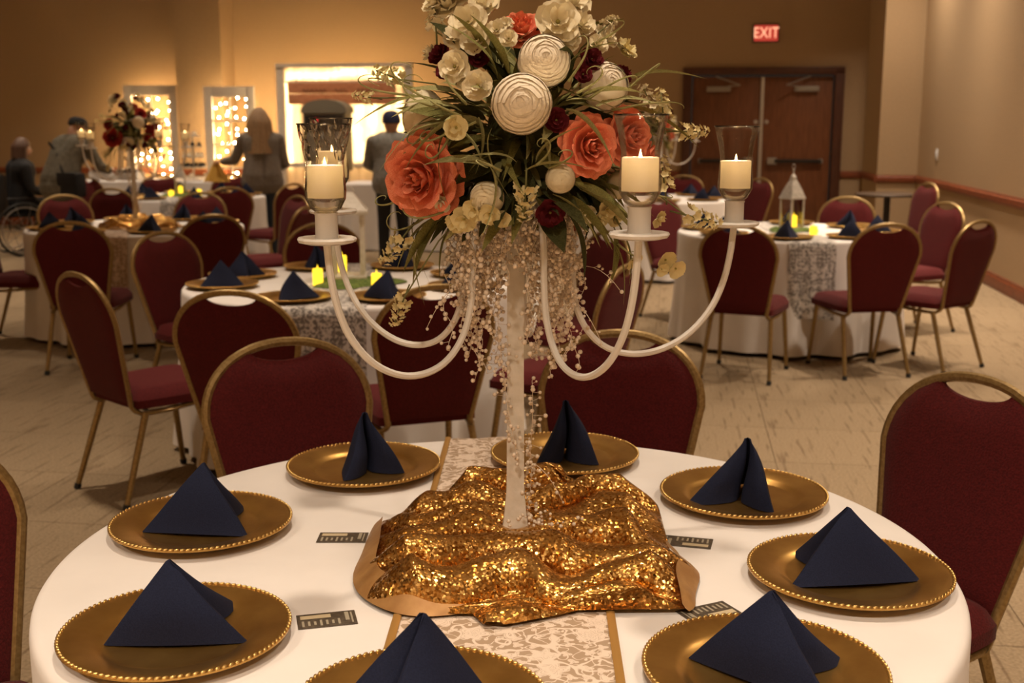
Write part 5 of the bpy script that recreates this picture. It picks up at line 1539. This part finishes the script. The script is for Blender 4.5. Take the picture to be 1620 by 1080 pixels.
# person in olive jacket leaning over, bag on the hip (faces +y; stands turned away to the right)
caps, ells = [], []
torso(caps, 'jacket', .90, 1.33, (.0, .20), .18, .14, .15)
caps.append(('jacket', (-.08, 0, .82), .15, (.08, 0, .82), .15))
leg(caps, (-.09, 0, .82), (-.11, .03, .46), (-.12, -.02, .10)); leg(caps, (.09, 0, .82), (.10, .05, .46), (.12, 0, .10))
arm(caps, (-.22, .20, 1.28), (-.30, .22, 1.03), (-.24, .38, .92), 'jacket'); hand(caps, (-.23, .41, .91), (.2, .9, -.2), (.3, 0, -.9))
arm(caps, (.22, .20, 1.28), (.31, .28, 1.05), (.24, .46, 1.0), 'jacket'); hand(caps, (.23, .49, 1.0), (-.2, .9, -.1), (-.3, 0, -.9))
hc = (0, .30, 1.44); look = (.2, .9, -.45); head(caps, ells, hc, look)
op = atd(97, 330, 12.6)
pr = person('person in olive jacket and dark cap with shoulder strap, leaning towards the desserts', (op.x, 12.6, 0), -.5, caps, {'jacket': 'jacket_olive', 'trousers': 'black_cloth', 'shoes': 'black_cloth'}, ells=ells)
face(pr, hc, look)
cp_ = MB().lathe([(.096, 0), (.103, .004), (.102, .035), (.090, .068), (.055, .09), (0, .096)], 24, M=Matrix.Translation((0, .295, 1.475)) @ Matrix.Rotation(-.25, 4, 'X'))
cp_.box((0, .41, 1.45), (.15, .12, .012), bev=.005); cp_.build('cap', 'black_cloth', pr)
MB().tube([(-.16, .03, 1.30), (-.04, .015, 1.20), (.08, -.06, 1.08), (.19, -.10, .98)], .018, 6, ry=.006).build('bag_strap', 'black_cloth', pr)
Mo = Matrix.Translation((op.x, 12.6, 0)) @ Matrix.Rotation(-.5, 4, 'Z')
bg = thing('shoulder_bag', 'black shoulder bag hanging at the hip of person in olive jacket', 'bag', Mo @ Vector((.26, -.06, .72)), -.5)
MB().box((0, 0, .14), (.30, .14, .26), bev=.04).build('pouch', 'black_cloth', bg); MB().box((0, -.074, .20), (.28, .012, .14), bev=.005).build('flap', 'black_cloth', bg)

# wheelchair and the person in it
wq = atd(33, 330, 13.6)
wc = thing('wheelchair', 'black wheelchair with spoked wheels beside the person in olive jacket', 'wheelchair', (wq.x, 13.6, 0), -.9)
for s in (-1, 1):
    wh = MB().tube([(s * .29, -.05 + .30 * math.cos(2 * PI * k / 32), .30 + .30 * math.sin(2 * PI * k / 32)) for k in range(32)], .014, 6, closed=True).build('wheel', 'black_rubber', wc)
    MB().tube([(s * .325, -.05 + .26 * math.cos(2 * PI * k / 32), .30 + .26 * math.sin(2 * PI * k / 32)) for k in range(32)], .008, 5, closed=True).build('push_rim', 'silver', wh)
    for k in range(10):
        a = 2 * PI * k / 10; MB().tube([(s * .29, -.05, .30), (s * .29, -.05 + .29 * math.cos(a), .30 + .29 * math.sin(a))], .003, 4).build('spoke', 'silver', wh)
    MB().tube([(s * .20, .42 + .07 * math.cos(2 * PI * k / 16), .085 + .07 * math.sin(2 * PI * k / 16)) for k in range(16)], .014, 6, closed=True).build('caster', 'black_rubber', wc)
    MB().tube([(s * .24, -.30, .96), (s * .24, -.22, .92), (s * .24, -.20, .30), (s * .24, .20, .30), (s * .22, .36, .30), (s * .20, .42, .16), (s * .20, .42, .085)], .011, 6).build('side_frame', 'dark_metal', wc)
    MB().tube([(s * .24, -.20, .66), (s * .24, .12, .66), (s * .24, .16, .60), (s * .24, .16, .30)], .011, 6).build('arm_rest', 'dark_metal', wc)
    MB().box((s * .10, .50, .10), (.14, .18, .012), bev=.004).build('foot_plate', 'dark_metal', wc)
    MB().tube([(s * .16, .38, .30), (s * .12, .46, .10)], .010, 6).build('leg_hanger', 'dark_metal', wc)
MB().box((0, 0, .46), (.44, .42, .035), bev=.012).build('seat_sling', 'black_cloth', wc)
MB().tube([(-.24, 0, .30), (.24, 0, .45)], .01, 6).build('cross_brace', 'dark_metal', wc)
MB().box((0, -.21, .70), (.46, .02, .44), bev=.008).build('back_sling', 'black_cloth', wc)
MB().tube([(-.24, -.05, .30), (.24, -.05, .30)], .012, 6).build('axle', 'dark_metal', wc)
caps, ells = [], []
torso(caps, 'coat', .58, 1.06, (0, .03), .17, .135, .15)
for s in (-1, 1):
    caps.append(('trousers', (s * .09, .02, .565), .088, (s * .11, .42, .56), .066)); caps.append(('trousers', (s * .11, .42, .56), .066, (s * .10, .47, .19), .048))
    caps.append(('shoes', (s * .10, .47, .15), .045, (s * .10, .60, .145), .036))
    arm(caps, (s * .21, .03, 1.00), (s * .26, .06, .76), (s * .14, .28, .70), 'coat'); hand(caps, (s * .13, .31, .70), (-s * .4, .8, -.2), (0, .1, -1))
hc = (0, .07, 1.22); look = (.2, 1, -.15); head(caps, ells, hc, look)
pr = person('person in black coat seated in the wheelchair', (wq.x, 13.6, 0), -.9, caps, {'coat': 'black_cloth', 'trousers': 'black_cloth', 'shoes': 'black_cloth'}, ells=ells)
face(pr, hc, look)
def hair2(a, b):
    t = a * 2 * PI; z = 1.345 - b * .24
    rr = .02 + .088 * min(1, (b * 2.4)) ** .55 + .004 * math.sin(t * 12)
    fr = 1.0 if b < .35 else (1 - .70 * max(0, math.sin(t)) * min(1, (b - .35) * 5))
    return (rr * math.cos(t), .065 + rr * math.sin(t) * fr - .02 * b, z)
MB().grid(hair2, 48, 12, wrap=True).build('hair', 'hair_brown', pr, angle=180)
